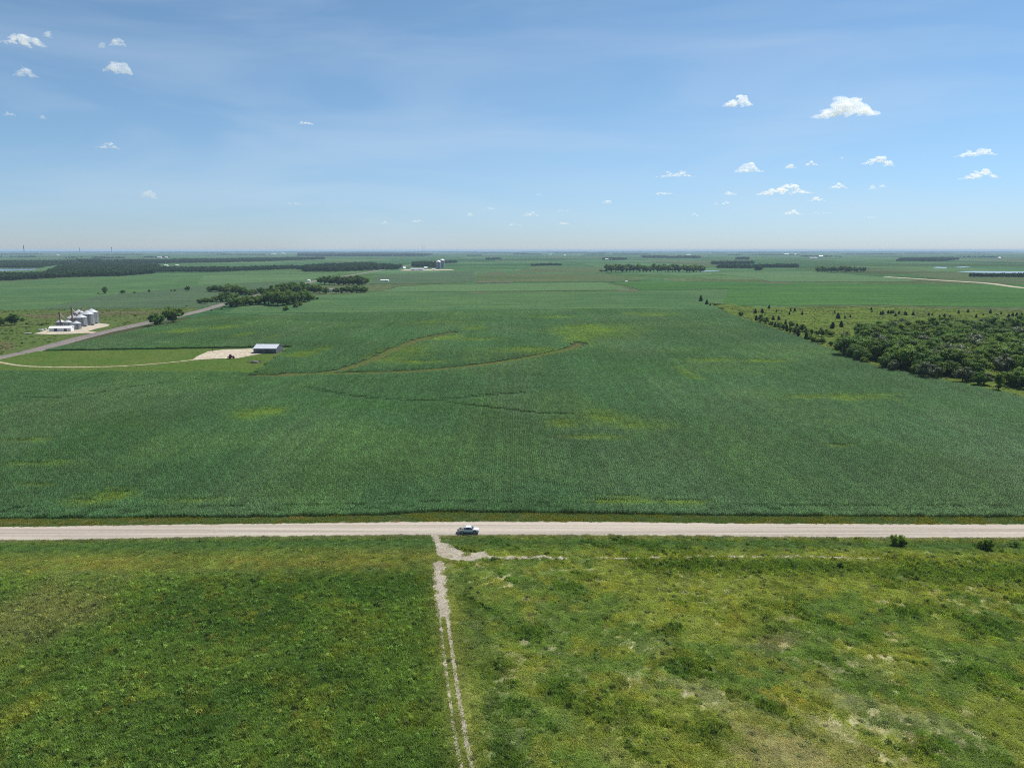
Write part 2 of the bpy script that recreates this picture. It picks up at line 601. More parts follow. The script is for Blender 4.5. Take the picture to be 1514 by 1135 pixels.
M_yard = field_mat('mown_yard_grass', (0.066, 0.122, 0.026), (0.088, 0.130, 0.032), (0.105, 0.118, 0.042), big=0.02, mid=0.1, fine=0.6)
M_dry = field_mat('dry_grass_bank', (0.125, 0.112, 0.062), (0.094, 0.105, 0.046), (0.08, 0.094, 0.036), big=0.02, mid=0.06, fine=0.4)
M_yellow = field_mat('yellowed_crop', (0.11, 0.15, 0.035), (0.09, 0.135, 0.035), big=0.02, mid=0.06, fine=0.3)
M_brown = field_mat('bare_brown_soil', (0.115, 0.105, 0.075), (0.14, 0.125, 0.09), big=0.02, mid=0.06, fine=0.3)

FIELDS = [
    # left of the diagonal road
    ('field', px((-700, 478), (-330, 415), (0, 417), (110, 411), (235, 404.5), (420, 401), (430, 414), (330, 452), (150, 459), (0, 462)), 0.25, M_soy, 'green bean field on the rise beyond the grain bins'),
    ('field', px((56, 457.5), (150, 437), (290, 424), (330, 421), (452, 414), (395, 431), (345, 444), (300, 455)), 0.45, M_soyblue, 'bluish green soybean field behind the lone trees'),
    ('field', px((290, 422), (300, 408), (500, 405), (455, 414)), 0.5, M_light, 'pale sloping field above the tree grove'),
    ('pasture', px((-900, 640), (-700, 470), (0, 459), (150, 457), (298, 455), (268, 466), (190, 483), (90, 507.5), (0, 527), (-120, 556)), 0.35, M_mead2, 'rough grass meadow around the grain bins'),
    ('dry_grass', px((30, 466), (120, 460.5), (215, 461), (250, 459.5), (260, 463), (180, 467.5), (60, 472)), 0.42, M_dry, 'dry brownish grass strip behind the bins'),
    ('dry_grass', px((-60, 510), (0, 505), (22, 507), (20, 517), (-60, 530)), 0.42, M_dry, 'yellowed grass patch beside the paved road'),
    # straight beyond the big corn field
    ('field', px((330, 463.5), (360, 452), (430, 449), (470, 437), (560, 431), (760, 432), (1077, 428.5), (1073, 453), (1068, 459), (900, 456), (600, 461.5)), 0.3, M_soy, 'broad green field beyond the corn'),
    ('field', px((565, 431.5), (590, 424), (640, 421), (890, 417.5), (935, 429), (760, 430.5)), 0.5, M_light, 'pale green strip field in the middle distance'),
    ('field', px((545, 420), (560, 406), (700, 401), (706, 416), (660, 419)), 0.5, M_soyblue, 'bluish field beyond the white trailer'),
    ('field', px((700, 417.5), (706, 404), (890, 404.5), (960, 414.5), (900, 416.5)), 0.45, M_dull, 'dull olive field in the middle distance'),
    ('field', px((905, 418), (958, 415.5), (1130, 417), (1110, 427), (950, 429.5)), 0.5, M_bright, 'bright green field right of the pale strip'),
    ('field', px((1076, 428), (1120, 417.5), (1514, 421), (1900, 424), (2100, 456), (1514, 455), (1300, 451), (1070, 452)), 0.35, M_bright, 'bright green bean field behind the cedar pasture'),
    ('field', px((1040, 403), (1190, 401), (1330, 411.5), (1360, 416), (1140, 417), (1120, 412)), 0.4, M_light, 'pale green field below the far groves'),
    ('field', px((1340, 405), (1420, 403.8), (1514, 410.5), (1514, 421), (1400, 415)), 0.4, M_dull, 'olive field beside the far gravel road'),
    ('field', px((760, 402.5), (790, 394), (890, 395), (892, 403)), 0.4, M_dull, 'grey olive field behind the low hedge'),
    ('pasture', px((1072, 461), (1050, 448), (1120, 455), (1300, 454), (1514, 460), (2100, 470), (2500, 560), (2300, 690), (1750, 640), (1510, 592), (1285, 543)), 0.3, M_pasture, 'olive pasture dotted with dark cedars'),
    # the bits seen as colour inside bigger fields
    ('yellow_patch', px((1056, 452), (1085, 448.5), (1090, 452), (1065, 456)), 0.5, M_yellow, None),
    ('field', px((690, 434), (702, 432.2), (722, 432.4), (718, 434)), 0.5, M_brown, None),
    ('field', px((722, 403.9), (728, 402.3), (745, 402.3), (742, 404)), 0.55, M_brown, None),
    ('field', px((1125, 418.6), (1130, 417.3), (1172, 418.2), (1165, 419.6)), 0.55, M_brown, None),
    ('field', px((702, 418), (704, 416.6), (760, 417), (755, 418.6)), 0.6, M_brown, None),
    ('field', px((905, 430.6), (918, 428.6), (945, 430), (940, 431.2)), 0.6, M_brown, None),
]
for nm, pts, z, m, lab in FIELDS:
    poly_sheet(nm, pts, z, m, 'structure', lab, skirt=z)

# ------------------------------------------------------------------ water far off
M_water, t_, b_ = new_mat('lake_water')
b_.inputs['Base Color'].default_value = (0.10, 0.14, 0.18, 1)
b_.inputs['Roughness'].default_value = 0.12
b_.inputs['IOR'].default_value = 1.33
bn = ND(t_, 'ShaderNodeBump'); bn.inputs['Strength'].default_value = 0.25
g_ = ND(t_, 'ShaderNodeNewGeometry')
t_.links.new(noise(t_, 0.15, g_.outputs['Position'], 4), bn.inputs['Height'])
t_.links.new(bn.outputs[0], b_.inputs['Normal'])
for pts, lab in [
    (px((-60, 400.5), (0, 400.8), (30, 400.2), (56, 399), (48, 397.2), (0, 397.4), (-60, 397)), 'pale lake behind the left wood'),
    (px((1414, 402.4), (1440, 401), (1514, 401.6), (1700, 401.8), (1700, 404.5), (1514, 404.4), (1450, 403.6)), 'shallow pond at the right edge'),
    (px((1378, 396), (1385, 394.8), (1400, 395.2), (1399, 397), (1388, 396.6)), 'small bright pond in the right fields'),
    (px((1409, 395.6), (1425, 394.2), (1436, 395), (1420, 396)), 'narrow bright pond right of its twin'),
    (px((1036, 402), (1040, 400.6), (1064, 400.4), (1062, 401.4)), 'thin sheet of water beside the windbreak'),
]:
    poly_sheet('pond', pts, 0.7, M_water, 'structure', lab, skirt=0.7)

# ------------------------------------------------------------------ roads
M_gravel, t_, b_ = new_mat('pale_gravel_road')
g_ = ND(t_, 'ShaderNodeNewGeometry')
mp = ND(t_, 'ShaderNodeMapping'); mp.inputs['Scale'].default_value = (0.012, 0.75, 1)
t_.links.new(g_.outputs['Position'], mp.inputs['Vector'])
band = noise(t_, 1.0, mp.outputs[0], 4, 0.6)
fine = noise(t_, 1.6, g_.outputs['Position'], 6, 0.75)
c_ = ramp(t_, band, [(0.34, (0.270, 0.240, 0.200)), (0.48, (0.345, 0.308, 0.262)), (0.60, (0.40, 0.358, 0.305))])
c_ = mixn(t_, c_, mixn(t_, c_, (0.78, 0.76, 0.74), 1.0, 'MULTIPLY'), maprange(t_, fine, 0.4, 0.7, 0, 1))
t_.links.new(c_, b_.inputs['Base Color'])
b_.inputs['Roughness'].default_value = 0.95; b_.inputs['Specular IOR Level'].default_value = 0.1
bn = ND(t_, 'ShaderNodeBump'); bn.inputs['Strength'].default_value = 0.4; bn.inputs['Distance'].default_value = 0.1
t_.links.new(fine, bn.inputs['Height']); t_.links.new(bn.outputs[0], b_.inputs['Normal'])
M_asphalt = field_mat('worn_grey_asphalt', (0.20, 0.17, 0.17), (0.24, 0.21, 0.20), big=0.02, mid=0.1, fine=1.0)
M_pad = field_mat('beige_gravel_pad', (0.46, 0.39, 0.31), (0.52, 0.45, 0.37), (0.40, 0.34, 0.27), big=0.03, mid=0.12, fine=0.8, bump=0.2)
M_lane = field_mat('grassy_gravel_lane', (0.34, 0.30, 0.20), (0.40, 0.35, 0.25), (0.20, 0.20, 0.09), big=0.05, mid=0.15, fine=0.9, bump=0.2)
M_dirt = field_mat('pale_dry_dirt', (0.33, 0.285, 0.23), (0.42, 0.37, 0.31), (0.22, 0.18, 0.13), big=0.15, mid=0.6, fine=2.0, bump=0.5)

ROADTOP = 0.35
_edge = [(-500, 787, 806), (-200, 784, 802), (0, 780.3, 798.4), (200, 777, 796), (400, 774.5, 794), (640, 772.5, 790), (860, 772.8, 790), (1000, 773.8, 792), (1114, 774.6, 793.6), (1300, 775.4, 794.4), (1514, 776, 794.8), (1700, 776.6, 795.2), (2050, 777, 795.6)]
mid = [];
for u, vt, vb in _edge:
    a, b = P(u, vt), P(u, vb)
    mid.append(((a + b) / 2))
ROADW = 8.9
road_line = smooth_line(mid, 10)
strip('gravel_road', road_line, ROADW, ROADTOP, M_gravel, jitter=0.5, label='pale gravel road crossing the picture', crown=0.12, shoulder=1.6)
_rx = np.array([p.x for p in road_line]); _ry = np.array([p.y for p in road_line])
def road_y(x): return np.interp(x, _rx, _ry)

paved = [(-372, 60), (-378, 300), (-385, 529), (-386, 563), (-401, 670), (-408, 780), (-413, 900), (-418, 960), (-436, 1093), (-470, 1399), (-512, 1836), (-518, 2000), (-520, 2435), (-532, 2875), (-544, 3686), (-560, 6000)]
strip('paved_road', smooth_line(paved, 8), 9.5, 0.75, M_asphalt, jitter=0.5, label='greyish paved road running away on the left', shoulder=3)
strip('gravel_road', smooth_line([P(1310, 409.5), P(1400, 415.2), P(1460, 419), P(1514, 426), P(1650, 437)], 6), 14, 0.9, M_pad, label='pale gravel road between the far right fields', shoulder=3)
# driveway and pads
strip('driveway', smooth_line([(-384, 516)] + px((30, 541.5), (90, 544), (150, 543.5), (200, 541.2), (250, 537), (285, 533), (318, 528)), 6), 3.4, 0.62, M_lane, jitter=1.2, label='beige gravel driveway curving to the farmyard')
poly_sheet('farmyard', px((284, 533.5), (292, 527.5), (308, 520.5), (330, 518), (400, 515.5), (412, 517), (396, 522), (372, 526.5), (352, 530.5), (316, 531.5)), 0.66, M_pad, 'structure', 'beige gravel farmyard in front of the shed', skirt=0.3)
poly_sheet('grain_yard', px((50, 494.2), (62, 491), (80, 484), (100, 480), (130, 479), (150, 479), (162, 480.2), (160, 482.8), (145, 486), (134, 488.8), (130, 490.5), (139, 491.6), (133, 493), (104, 494.5), (76, 495.2)), 0.62, M_pad, 'structure', 'beige gravel pad under the grain bins', skirt=0.3)
strip('driveway', smooth_line(px((130, 491.6), (138, 492.5), (146, 492.6)), 5), 9, 0.64, M_pad, jitter=1.0, label='short gravel entrance from the paved road to the bins')
# yard grass
yard = px((60, 519.3), (430, 514), (378, 551.5), (0, 547))
yard = [Vector((-381, 563, 0)), P(430, 514.5), P(378, 552), P(0, 548.5) , Vector((-381, 470, 0))]
poly_sheet('lawn', yard, 0.5, M_yard, 'structure', 'mown grass yard around the driveway', skirt=0.5)

# ------------------------------------------------------------------ meadow in front of the road
def mh(x, y):
    x = np.asarray(x, float); y = np.asarray(y, float)
    h = 0.10 + 0.5 * fbm(x / 26, y / 26, 3, 3) + 0.22 * fbm(x / 5, y / 5, 9, 3)
    s = (road_y(x) - ROADW / 2) - y           # distance in front of the road edge
    ditch = np.exp(-((s - 4.5) / 2.4) ** 2) * 0.5
    return np.clip(h - ditch, 0.03, 2) * sstep(-1.0, 3.0, s) + 0.03

track = smooth_line(px((649, 836), (650, 860), (652.5, 890), (656, 915), (664, 980), (674, 1050), (684, 1110), (690, 1136), (700, 1200)), 10)
JUNC = [P(*q) for q in [(644, 806), (650, 803.5), (662, 804.5), (672, 810), (682, 817), (700, 817.5), (718, 816), (722, 821), (728, 827), (712, 828.5), (698, 832), (682, 831), (668, 829), (652, 828), (645, 818)]]
spur = smooth_line(px((716, 825), (735, 826.5), (760, 825.5), (790, 825), (815, 826), (838, 826.5)), 10)
spur2 = smooth_line(px((880, 827), (960, 826.5), (1050, 825.5), (1120, 825.5), (1180, 825), (1240, 826.2), (1300, 826.8)), 10)
entry = smooth_line(px((640, 789), (645, 797), (650, 806)), 8)

def pathmask(x, y):
    """1 where the dirt is bare"""
    n = (fbm(x / 0.9, y / 0.9, 41, 4) - 0.5) * 2.6
    d = dist_line(x, y, track)
    u_y = P(656, 915).y
    # the wide bare part near the junction, two ruts further down
    wide = (1 - sstep(1.0, 2.0, d + n * 0.7)) * sstep(u_y - 1.5, u_y + 1.5, y)
    rut = (1 - sstep(0.22, 0.52, np.abs(d - 0.85) * np.where(x > track_x(y), 1.0, 1.35) + n * 0.12)) * (1 - sstep(u_y - 0.5, u_y + 4, y))
    j = in_poly(x + n * 0.3, y + n * 0.45, JUNC).astype(float)
    s1 = (1 - sstep(0.4, 1.4, dist_line(x, y, spur) + n * 1.2))
    s2 = (1 - sstep(0.2, 0.9, dist_line(x, y, spur2) + n * 0.9)) * 0.8
    e = (1 - sstep(0.6, 1.6, dist_line(x, y, entry) + n * 0.8)) * 0.7
    return np.clip(np.maximum.reduce([wide, rut, j, s1, s2, e]), 0, 1)

_tx = np.array([p.x for p in track]); _ty = np.array([p.y for p in track])
def track_x(y): return np.interp(-np.asarray(y), -_ty, _tx)

OLIVE = np.array((0.205, 0.218, 0.042)); DEEP = np.array((0.060, 0.120, 0.026)); LUSH = np.array((0.070, 0.135, 0.026))
LEFT = np.array((0.122, 0.190, 0.042)); YEL = np.array((0.255, 0.242, 0.042)); TAN = np.array((0.26, 0.21, 0.12))
BROWN = np.array((0.20, 0.16, 0.10)); STRAW = np.array((0.44, 0.38, 0.27)); OCHRE = np.array((0.27, 0.20, 0.04)); DARKG = np.array((0.04, 0.085, 0.025))

def meadow_colour(x, y):
    """albedo, height factor and bareness of the growth at each spot"""
    x = np.asarray(x, float); y = np.asarray(y, float)
    s = (road_y(x) - ROADW / 2) - y
    n1 = fbm(x / 18, y / 18, 1, 4); n2 = fbm(x / 4.5, y / 4.5, 2, 4); n3 = fbm(x / 1.4, y / 1.4, 4, 3)
    side = sstep(-1.5, 1.5, x - track_x(y))           # 0 left of the track, 1 right
    # left half
    L = np.broadcast_to(LEFT, x.shape + (3,)).copy()
    L = mixc(L, DEEP, sstep(0.42, 0.68, n1) * 0.7)
    L = mixc(L, OLIVE, sstep(0.55, 0.75, n2) * 0.45)
    L = mixc(L, OCHRE, sstep(0.66, 0.74, n3) * sstep(0.5, 0.66, fbm(x / 12, y / 12, 77, 3)) * 0.35)
    L = mixc(L, TAN, ellipse_mask(x, y, 40, 915, 110, 75, -0.3, 0.8, 3) * 0.45)
    L = mixc(L, YEL, ellipse_mask(x, y, 20, 1060, 30, 60, -0.35, 0.8, 5) * 0.4)
    L = mixc(L, YEL, ellipse_mask(x, y, 45, 1005, 25, 30, -0.35, 0.8, 6) * 0.3)
    L = mixc(L, OLIVE * 0.95, np.exp(-((s - 17) / 7.0) ** 2) * 0.6)
    L = mixc(L, OCHRE, np.exp(-((s - 18) / 5.0) ** 2) * sstep(0.5, 0.62, fbm(x / 6, y / 3, 8, 3)) * 0.3)
    # right half
    ca, sa = math.cos(0.75), math.sin(0.75)
    xr, yr = x * ca - y * sa, x * sa + y * ca
    st_ = fbm(xr / 14, yr / 3.5, 21, 4)
    Rr = np.broadcast_to(OLIVE, x.shape + (3,)).copy() * np.array((0.92, 1.0, 0.95))
    Rr = mixc(Rr, LUSH * 1.1, sstep(0.45, 0.6, n1) * 0.65)
    Rr = mixc(Rr, YEL, sstep(0.52, 0.66, n2) * 0.5)
    lush = sstep(0.60, 0.70, st_) * 0.7
    Rr = mixc(Rr, DEEP, lush * 0.6)
    brown = sstep(0.52, 0.7, fbm(xr / 18, yr / 5, 33, 4)) * ellipse_mask(x, y, 1120, 1060, 340, 130, 0, 0.9, 11)
    Rr = mixc(Rr, BROWN, brown * 0.4)
    Rr = mixc(Rr, TAN, ellipse_mask(x, y, 1215, 1120, 160, 40, 0, 0.8, 12) * 0.4)
    Rr = mixc(Rr, BROWN, ellipse_mask(x, y, 1150, 950, 60, 16, 0.5, 0.8, 14) * 0.5)
    Rr = mixc(Rr, OCHRE, sstep(0.63, 0.72, n3) * ellipse_mask(x, y, 1150, 1030, 90, 60, 0, 0.9, 15) * 0.8)
    straw = sstep(0.62, 0.70, fbm(x / 1.3, y / 1.3, 55, 4)) * sstep(0.5, 0.62, fbm(x / 15, y / 15, 56, 3))
    for (u, v, ru, rv) in [(880, 1025, 22, 9), (1243, 998, 24, 14), (1048, 893, 16, 5), (1325, 856, 28, 6), (1378, 864, 26, 5), (1440, 868, 30, 5), (1240, 1070, 50, 16), (1300, 1075, 40, 16), (920, 1080, 24, 18), (1165, 918, 18, 5), (1330, 945, 24, 6), (1500, 900, 16, 8), (1180, 990, 18, 6), (1395, 985, 28, 9)]:
        straw = np.maximum(straw, ellipse_mask(x, y, u, v, ru, rv, 0.4, 0.9, int(u), 0.9, 3.0) * sstep(0.50, 0.66, fbm(x / 1.1, y / 1.1, 57, 3)))
    straw = straw * side * sstep(8, 14, s)
    Rr = mixc(Rr, STRAW, straw * 0.6)
    dl = np.exp(-((x - track_x(y) - 6.5) / 4.0) ** 2) * (0.5 + 0.7 * n1)
    Rr = mixc(Rr, DEEP * np.array((1.25, 1.05, 1.0)), np.clip(dl, 0, 1) * 0.8 * sstep(20, 30, s))
    # a lush hedge-like bank across the right, behind the bare strip
    bank = np.exp(-((s - 21) / 4.5) ** 2) * sstep(24, 36, x) * (1 - sstep(84, 100, x))
    bank = np.maximum(bank, np.exp(-((s - 25) / 6.0) ** 2) * sstep(84, 96, x))
    Rr = mixc(Rr, DEEP * np.array((1.1, 1.0, 0.9)), bank * 0.75)
    Rr = mixc(Rr, OLIVE, np.exp(-((s - 14) / 2.5) ** 2) * 0.6)
    for (u, v, ru, rv) in [(1020, 985, 40, 22), (1140, 935, 45, 10), (1280, 945, 18, 8), (1265, 1000, 20, 10), (1050, 1090, 35, 25), (780, 935, 28, 18), (740, 985, 14, 10), (826, 1015, 14, 8), (905, 1020, 22, 10), (1140, 1050, 24, 12), (1340, 905, 40, 12), (1460, 930, 50, 16), (1440, 1000, 30, 14), (1370, 1110, 40, 14), (990, 935, 30, 9)]:
        Rr = mixc(Rr, DEEP, ellipse_mask(x, y, u, v, ru, rv, 0.3, 0.9, int(v), 0.9, 4.0) * 0.6)
        lush = np.maximum(lush, ellipse_mask(x, y, u, v, ru, rv, 0.3, 0.9, int(v), 0.7, 5.0))
    c = L * (1 - side[..., None]) + Rr * 1.14 * side[..., None]
    # mown margins beside the track
    tm = np.exp(-((x - track_x(y)) / 3.2) ** 2)
    c = mixc(c, OLIVE * np.array((0.75, 0.8, 0.7)), tm * 0.8)
    # road verge: brownish fringe, then the lush ditch
    c = mixc(c, DEEP * np.array((1.0, 1.05, 1.1)), np.exp(-((s - 6.5) / 3.4) ** 2) * 0.85)
    c = mixc(c, BROWN * np.array((0.7, 0.8, 0.7)), np.exp(-((s - 0.8) / 1.5) ** 2) * 0.7)
    c = c * (0.78 + 0.44 * n3[..., None]) * 1.5
    hf = 0.75 + 0.7 * (1 - side) * sstep(22, 30, s) + 0.9 * lush * side + 0.8 * bank * side + 0.4 * (n2 - 0.5)
    hf = hf * (1 - 0.65 * tm) * (1 - 0.5 * np.exp(-((s - 0.5) / 1.5) ** 2))
    hf = hf * (1 - 0.6 * np.clip(brown + straw, 0, 1) * side)
    bare = np.clip(0.3 * brown * side + 0.7 * straw, 0, 1)
    return c, hf, bare

# the meadow's own ground sheet, 0.7 m mesh
mx0, mx1, my0 = -185, 185, 62
xs = np.arange(mx0, mx1 + 0.1, 0.8); ys = np.linspace(0, 1, 170)
XX, TT = np.meshgrid(xs, ys)
YY = my0 + (road_y(XX) - ROADW / 2 + 0.9 - my0) * TT
ZZ = mh(XX, YY)
mc, _, _ = meadow_colour(XX, YY)
pm = pathmask(XX, YY)
mc2 = mixc(mc * 0.9, np.array((0.16, 0.13, 0.08)), np.full(XX.shape, 0.25))
nyy, nxx = XX.shape
idx = np.arange(nyy * nxx).reshape(nyy, nxx)
Q = np.stack([idx[:-1, :-1], idx[:-1, 1:], idx[1:, 1:], idx[1:, :-1]], -1).reshape(-1, 4)
M_mead = field_mat('meadow_turf', (0, 0, 0), (0, 0, 0), big=0.05, mid=0.4, fine=2.0, attr='tone', bump=0.6)
mme = np_mesh('meadow', np.stack([XX, YY, ZZ], -1).reshape(-1, 3), quads=Q, mats=[M_mead], smooth=True)
ta = mme.attributes.new('tone', 'FLOAT_COLOR', 'POINT')
c4 = np.ones((nyy * nxx, 4), np.float32); c4[:, :3] = mc2.reshape(-1, 3)
ta.data.foreach_set('color', c4.ravel())
tag(link('meadow', mme), 'rough weedy meadow in front of the gravel road', kind='structure')

# dirt: a draped sheet of every meadow cell where the growth is worn away
def dirt_sheet(name, lab, x0, x1, y0, y1, step, fn):
    xs = np.arange(x0, x1, step); ys = np.arange(y0, y1, step)
    X, Y = np.meshgrid(xs, ys)
    Z = mh(X, Y) + 0.05
    k = fn(X, Y)
    ny, nx_ = X.shape
    idx = np.arange(ny * nx_).reshape(ny, nx_)
    q = np.stack([idx[:-1, :-1], idx[:-1, 1:], idx[1:, 1:], idx[1:, :-1]], -1).reshape(-1, 4)
    kq = k.ravel()[q].mean(1)
    q = q[kq > 0.5]
    used = np.unique(q)
    remap = np.full(ny * nx_, -1); remap[used] = np.arange(len(used))
    vv = np.stack([X, Y, Z], -1).reshape(-1, 3)[used]
    vv[:, :2] += (np.random.default_rng(4).random((len(vv), 2)) - 0.5) * step * 0.8
    me = np_mesh(name, vv, quads=remap[q], mats=[M_dirt], smooth=True)
    tag(link(name, me), lab, kind='structure')
_yj = P(650, 836).y
dirt_sheet('dirt_track', 'two-rut dirt track running down through the meadow', -28, 2, 64, _yj + 2, 0.25, lambda X, Y: pathmask(X, Y) * (Y < _yj + 1))
dirt_sheet('dirt_patch', 'bare pale dirt at the field entrance by the road', -32, 120, _yj + 1, 196, 0.3, lambda X, Y: pathmask(X, Y))

# ------------------------------------------------------------------ grass and weeds (stuff: nobody could count the blades)
def blades_mesh(name, mat, size, n, hmin, hmax, wmin, wmax, lean=0.5, seed=0, round_=False):
    """n bent blades on a size x size patch (or in a round tuft)"""
    g = np.random.default_rng(seed)
    if round_:
        a = g.random(n) * 2 * np.pi; r = np.sqrt(g.random(n)) * size / 2
        bx, by = np.cos(a) * r, np.sin(a) * r
        hh = (hmin + (hmax - hmin) * g.random(n)) * (1.05 - 0.6 * (r / (size / 2)) ** 2)
    else:
        bx, by = (g.random(n) - 0.5) * size, (g.random(n) - 0.5) * size
        hh = hmin + (hmax - hmin) * g.random(n)
    az = g.random(n) * 2 * np.pi
    ww = wmin + (wmax - wmin) * g.random(n)
    ln = hh * lean * (0.4 + g.random(n))
    dx, dy = np.cos(az), np.sin(az)
    sx, sy = -dy * ww / 2, dx * ww / 2
    V = np.zeros((n, 6, 3))
    for k, (t, zf, wf) in enumerate(((0, 0, 0.8), (0.35, 0.62, 1.0), (1.0, 1.0, 0.25))):
        V[:, 2 * k, 0] = bx + dx * ln * t - sx * wf; V[:, 2 * k, 1] = by + dy * ln * t - sy * wf
        V[:, 2 * k + 1, 0] = bx + dx * ln * t + sx * wf; V[:, 2 * k + 1, 1] = by + dy * ln * t + sy * wf
        V[:, 2 * k:2 * k + 2, 2] = (hh * zf)[:, None]
    b = np.arange(n)[:, None] * 6
    Q = np.concatenate([b + np.array([0, 1, 3, 2]), b + np.array([2, 3, 5, 4])])
    return np_mesh(name, V.reshape(-1, 3), quads=Q, mats=[mat])

def leafball_mesh(name, mat, r, h, n, s0, s1, seed=0, stems=True):
    """leafy weed: leaves set over a dome, facing outwards"""
    g = np.random.default_rng(seed)
    d = g.normal(size=(n, 3)); d[:, 2] = np.abs(d[:, 2]) * 0.9 + 0.05
    d /= np.linalg.norm(d, axis=1)[:, None]
    k = 0.6 + 0.4 * g.random(n)
    lob = 1 + 0.25 * np.sin(np.arctan2(d[:, 1], d[:, 0]) * 3 + seed)
    c = d * np.stack([r * k * lob, r * k * lob, h * k], 1)
    nn = d + g.normal(size=(n, 3)) * 0.45
    return quads_at(name, mat, c, nn, s0 + (s1 - s0) * g.random(n), g)

def quads_at(name, mat, c, nn, s, g, extra=None, attr=None):
    n = len(c)
    nn = nn / np.linalg.norm(nn, axis=1)[:, None]
    up = g.normal(size=(n, 3))
    t = np.cross(nn, up); t /= np.linalg.norm(t, axis=1)[:, None] + 1e-9
    b = np.cross(nn, t)
    s = s[:, None] / 2
    asp = 0.6
    V = np.stack([c - t * s, c - b * s * asp + nn * s * 0.15, c + t * s, c + b * s * asp + nn * s * 0.15], 1)
    Q = np.arange(n * 4).reshape(n, 4)
    return V.reshape(-1, 3), Q

M_grass = leaf_mat('meadow_grass', None, tint=True, var=0.35, trans=0.5)
M_weed = leaf_mat('meadow_weeds', None, tint=True, var=0.35, trans=0.45)

def lb(name, mat, *a, **k):
    v, q = leafball_mesh(name, mat, *a, **k)
    return np_mesh(name, v, quads=q, mats=[mat])

grass_protos = [blades_mesh('grass_patch', M_grass, 1.9, 150, 0.15, 0.42, 0.05, 0.11, 0.8, s) for s in range(4)]
weed_protos = [lb('leafy_weed', M_weed, 0.62, 0.62, 70, 0.22, 0.42, seed=s) for s in range(4)] + \
              [blades_mesh('tall_tuft', M_weed, 1.2, 60, 0.4, 0.85, 0.06, 0.12, 0.55, 20 + s, True) for s in range(3)]

def jgrid(x0, x1, y0, y1, step, g):
    X, Y = np.meshgrid(np.arange(x0, x1, step), np.arange(y0, y1, step))
    X = X + (g.random(X.shape) - 0.5) * step; Y = Y + (g.random(Y.shape) - 0.5) * step
    return X.ravel(), Y.ravel()

# where the camera (or one a step aside) could look
def in_view(x, y, margin=12):
    depth = y * CT + H * ST
    return np.abs(x) < depth * 757 / F + margin

X, Y = jgrid(-175, 175, 84, 200, 1.25, rng)
k = (Y < road_y(X) - ROADW / 2 + 0.3) & in_view(X, Y)
X, Y = X[k], Y[k]
c, hf, bare = meadow_colour(X, Y)
keep = (rng.random(len(X)) > bare * 0.85) & ((pathmask(X, Y) < 0.5) | (rng.random(len(X)) < 0.03))
X, Y, c, hf = X[keep], Y[keep], c[keep], hf[keep]
sc_ = np.stack([0.85 + 0.3 * rng.random(len(X))] * 2 + [hf * (0.7 + 0.6 * rng.random(len(X)))], 1)
c = c * (0.72 + 0.56 * rng.random((len(X), 1)))
o = scatter('meadow_grass', np.stack([X, Y, mh(X, Y) - 0.02], 1), rng.random(len(X)) * 6.28, sc_, rng.integers(0, 4, len(X)), c, grass_protos)
tag(o, 'green and yellowish meadow grass in front of the road', 'grass', kind='stuff')

X, Y = jgrid(-175, 175, 84, 200, 1.12, rng)
k = (Y < road_y(X) - ROADW / 2 - 1.2) & in_view(X, Y)
X, Y = X[k], Y[k]
c, hf, bare = meadow_colour(X, Y)
side = X > track_x(Y)
dens = np.where(side, np.clip((hf - 0.55) * 0.75, 0.10, 0.9), np.clip((hf - 0.6) * 0.9, 0.05, 0.9))
dens = dens * (0.25 + 1.5 * fbm(X / 3.0, Y / 3.0, 66, 3)) + np.where(side, 0.10, 0.0)
keep = (rng.random(len(X)) < dens * (1 - bare)) & (pathmask(X, Y) < 0.1)
X, Y, c, hf, side = X[keep], Y[keep], c[keep], hf[keep], side[keep]
big = 0.45 + 0.75 * rng.random(len(X)) ** 1.6
sc_ = np.stack([big, big, big * np.clip(hf, 0.5, 1.6)], 1)
c = mixc(c, DEEP, np.where(side, 0.55, 0.12)) * (0.45 + 1.0 * rng.random((len(X), 1)))
vi = np.where(rng.random(len(X)) < 0.7, rng.integers(0, 4, len(X)), rng.integers(4, 7, len(X)))
o = scatter('meadow_weeds', np.stack([X, Y, mh(X, Y) - 0.03], 1), rng.random(len(X)) * 6.28, sc_, vi, c, weed_protos)
tag(o, 'leafy dark green weed clumps growing through the meadow', 'weeds', kind='stuff')

# rough growth on the pasture behind the corn, the yard and the meadow round the bins
def rough(name, label, poly, step, base_, z, seed):
    g = np.random.default_rng(seed)
    p = [(q[0], q[1]) for q in poly]
    x0, x1 = min(a for a, b in p), max(a for a, b in p); y0, y1 = min(b for a, b in p), max(b for a, b in p)
    X, Y = jgrid(x0, x1, y0, y1, step, g)
    k = in_poly(X, Y, p) & in_view(X, Y, 20)
    X, Y = X[k], Y[k]
    k = g.random(len(X)) < 0.15 + 1.1 * sstep(0.45, 0.65, fbm(X / 14, Y / 14, seed, 3))
    X, Y = X[k], Y[k]
    if name == 'meadow_tufts':
        k = (dist_line(X, Y, [(a, b) for a, b in paved]) > 9) & ~in_poly(X, Y, [(q.x, q.y) for q in px((40, 497), (80, 481), (165, 478), (165, 494), (110, 498))])
        X, Y = X[k], Y[k]
    n = len(X)
    c = mixc(np.broadcast_to(np.array(base_), (n, 3)), np.array((0.16, 0.15, 0.05)), sstep(0.5, 0.7, fbm(X / 9, Y / 9, seed + 3, 3)) * 0.6) * (0.5 + 0.9 * g.random((n, 1)))
    sz = 0.9 + 1.6 * g.random(n) ** 2
    o = scatter(name, np.stack([X, Y, np.full(n, z)], 1), g.random(n) * 6.28, np.stack([sz * 1.2, sz * 1.2, sz * 0.7], 1), g.integers(0, 7, n), c, weed_protos)
    tag(o, label, 'weeds', kind='stuff')
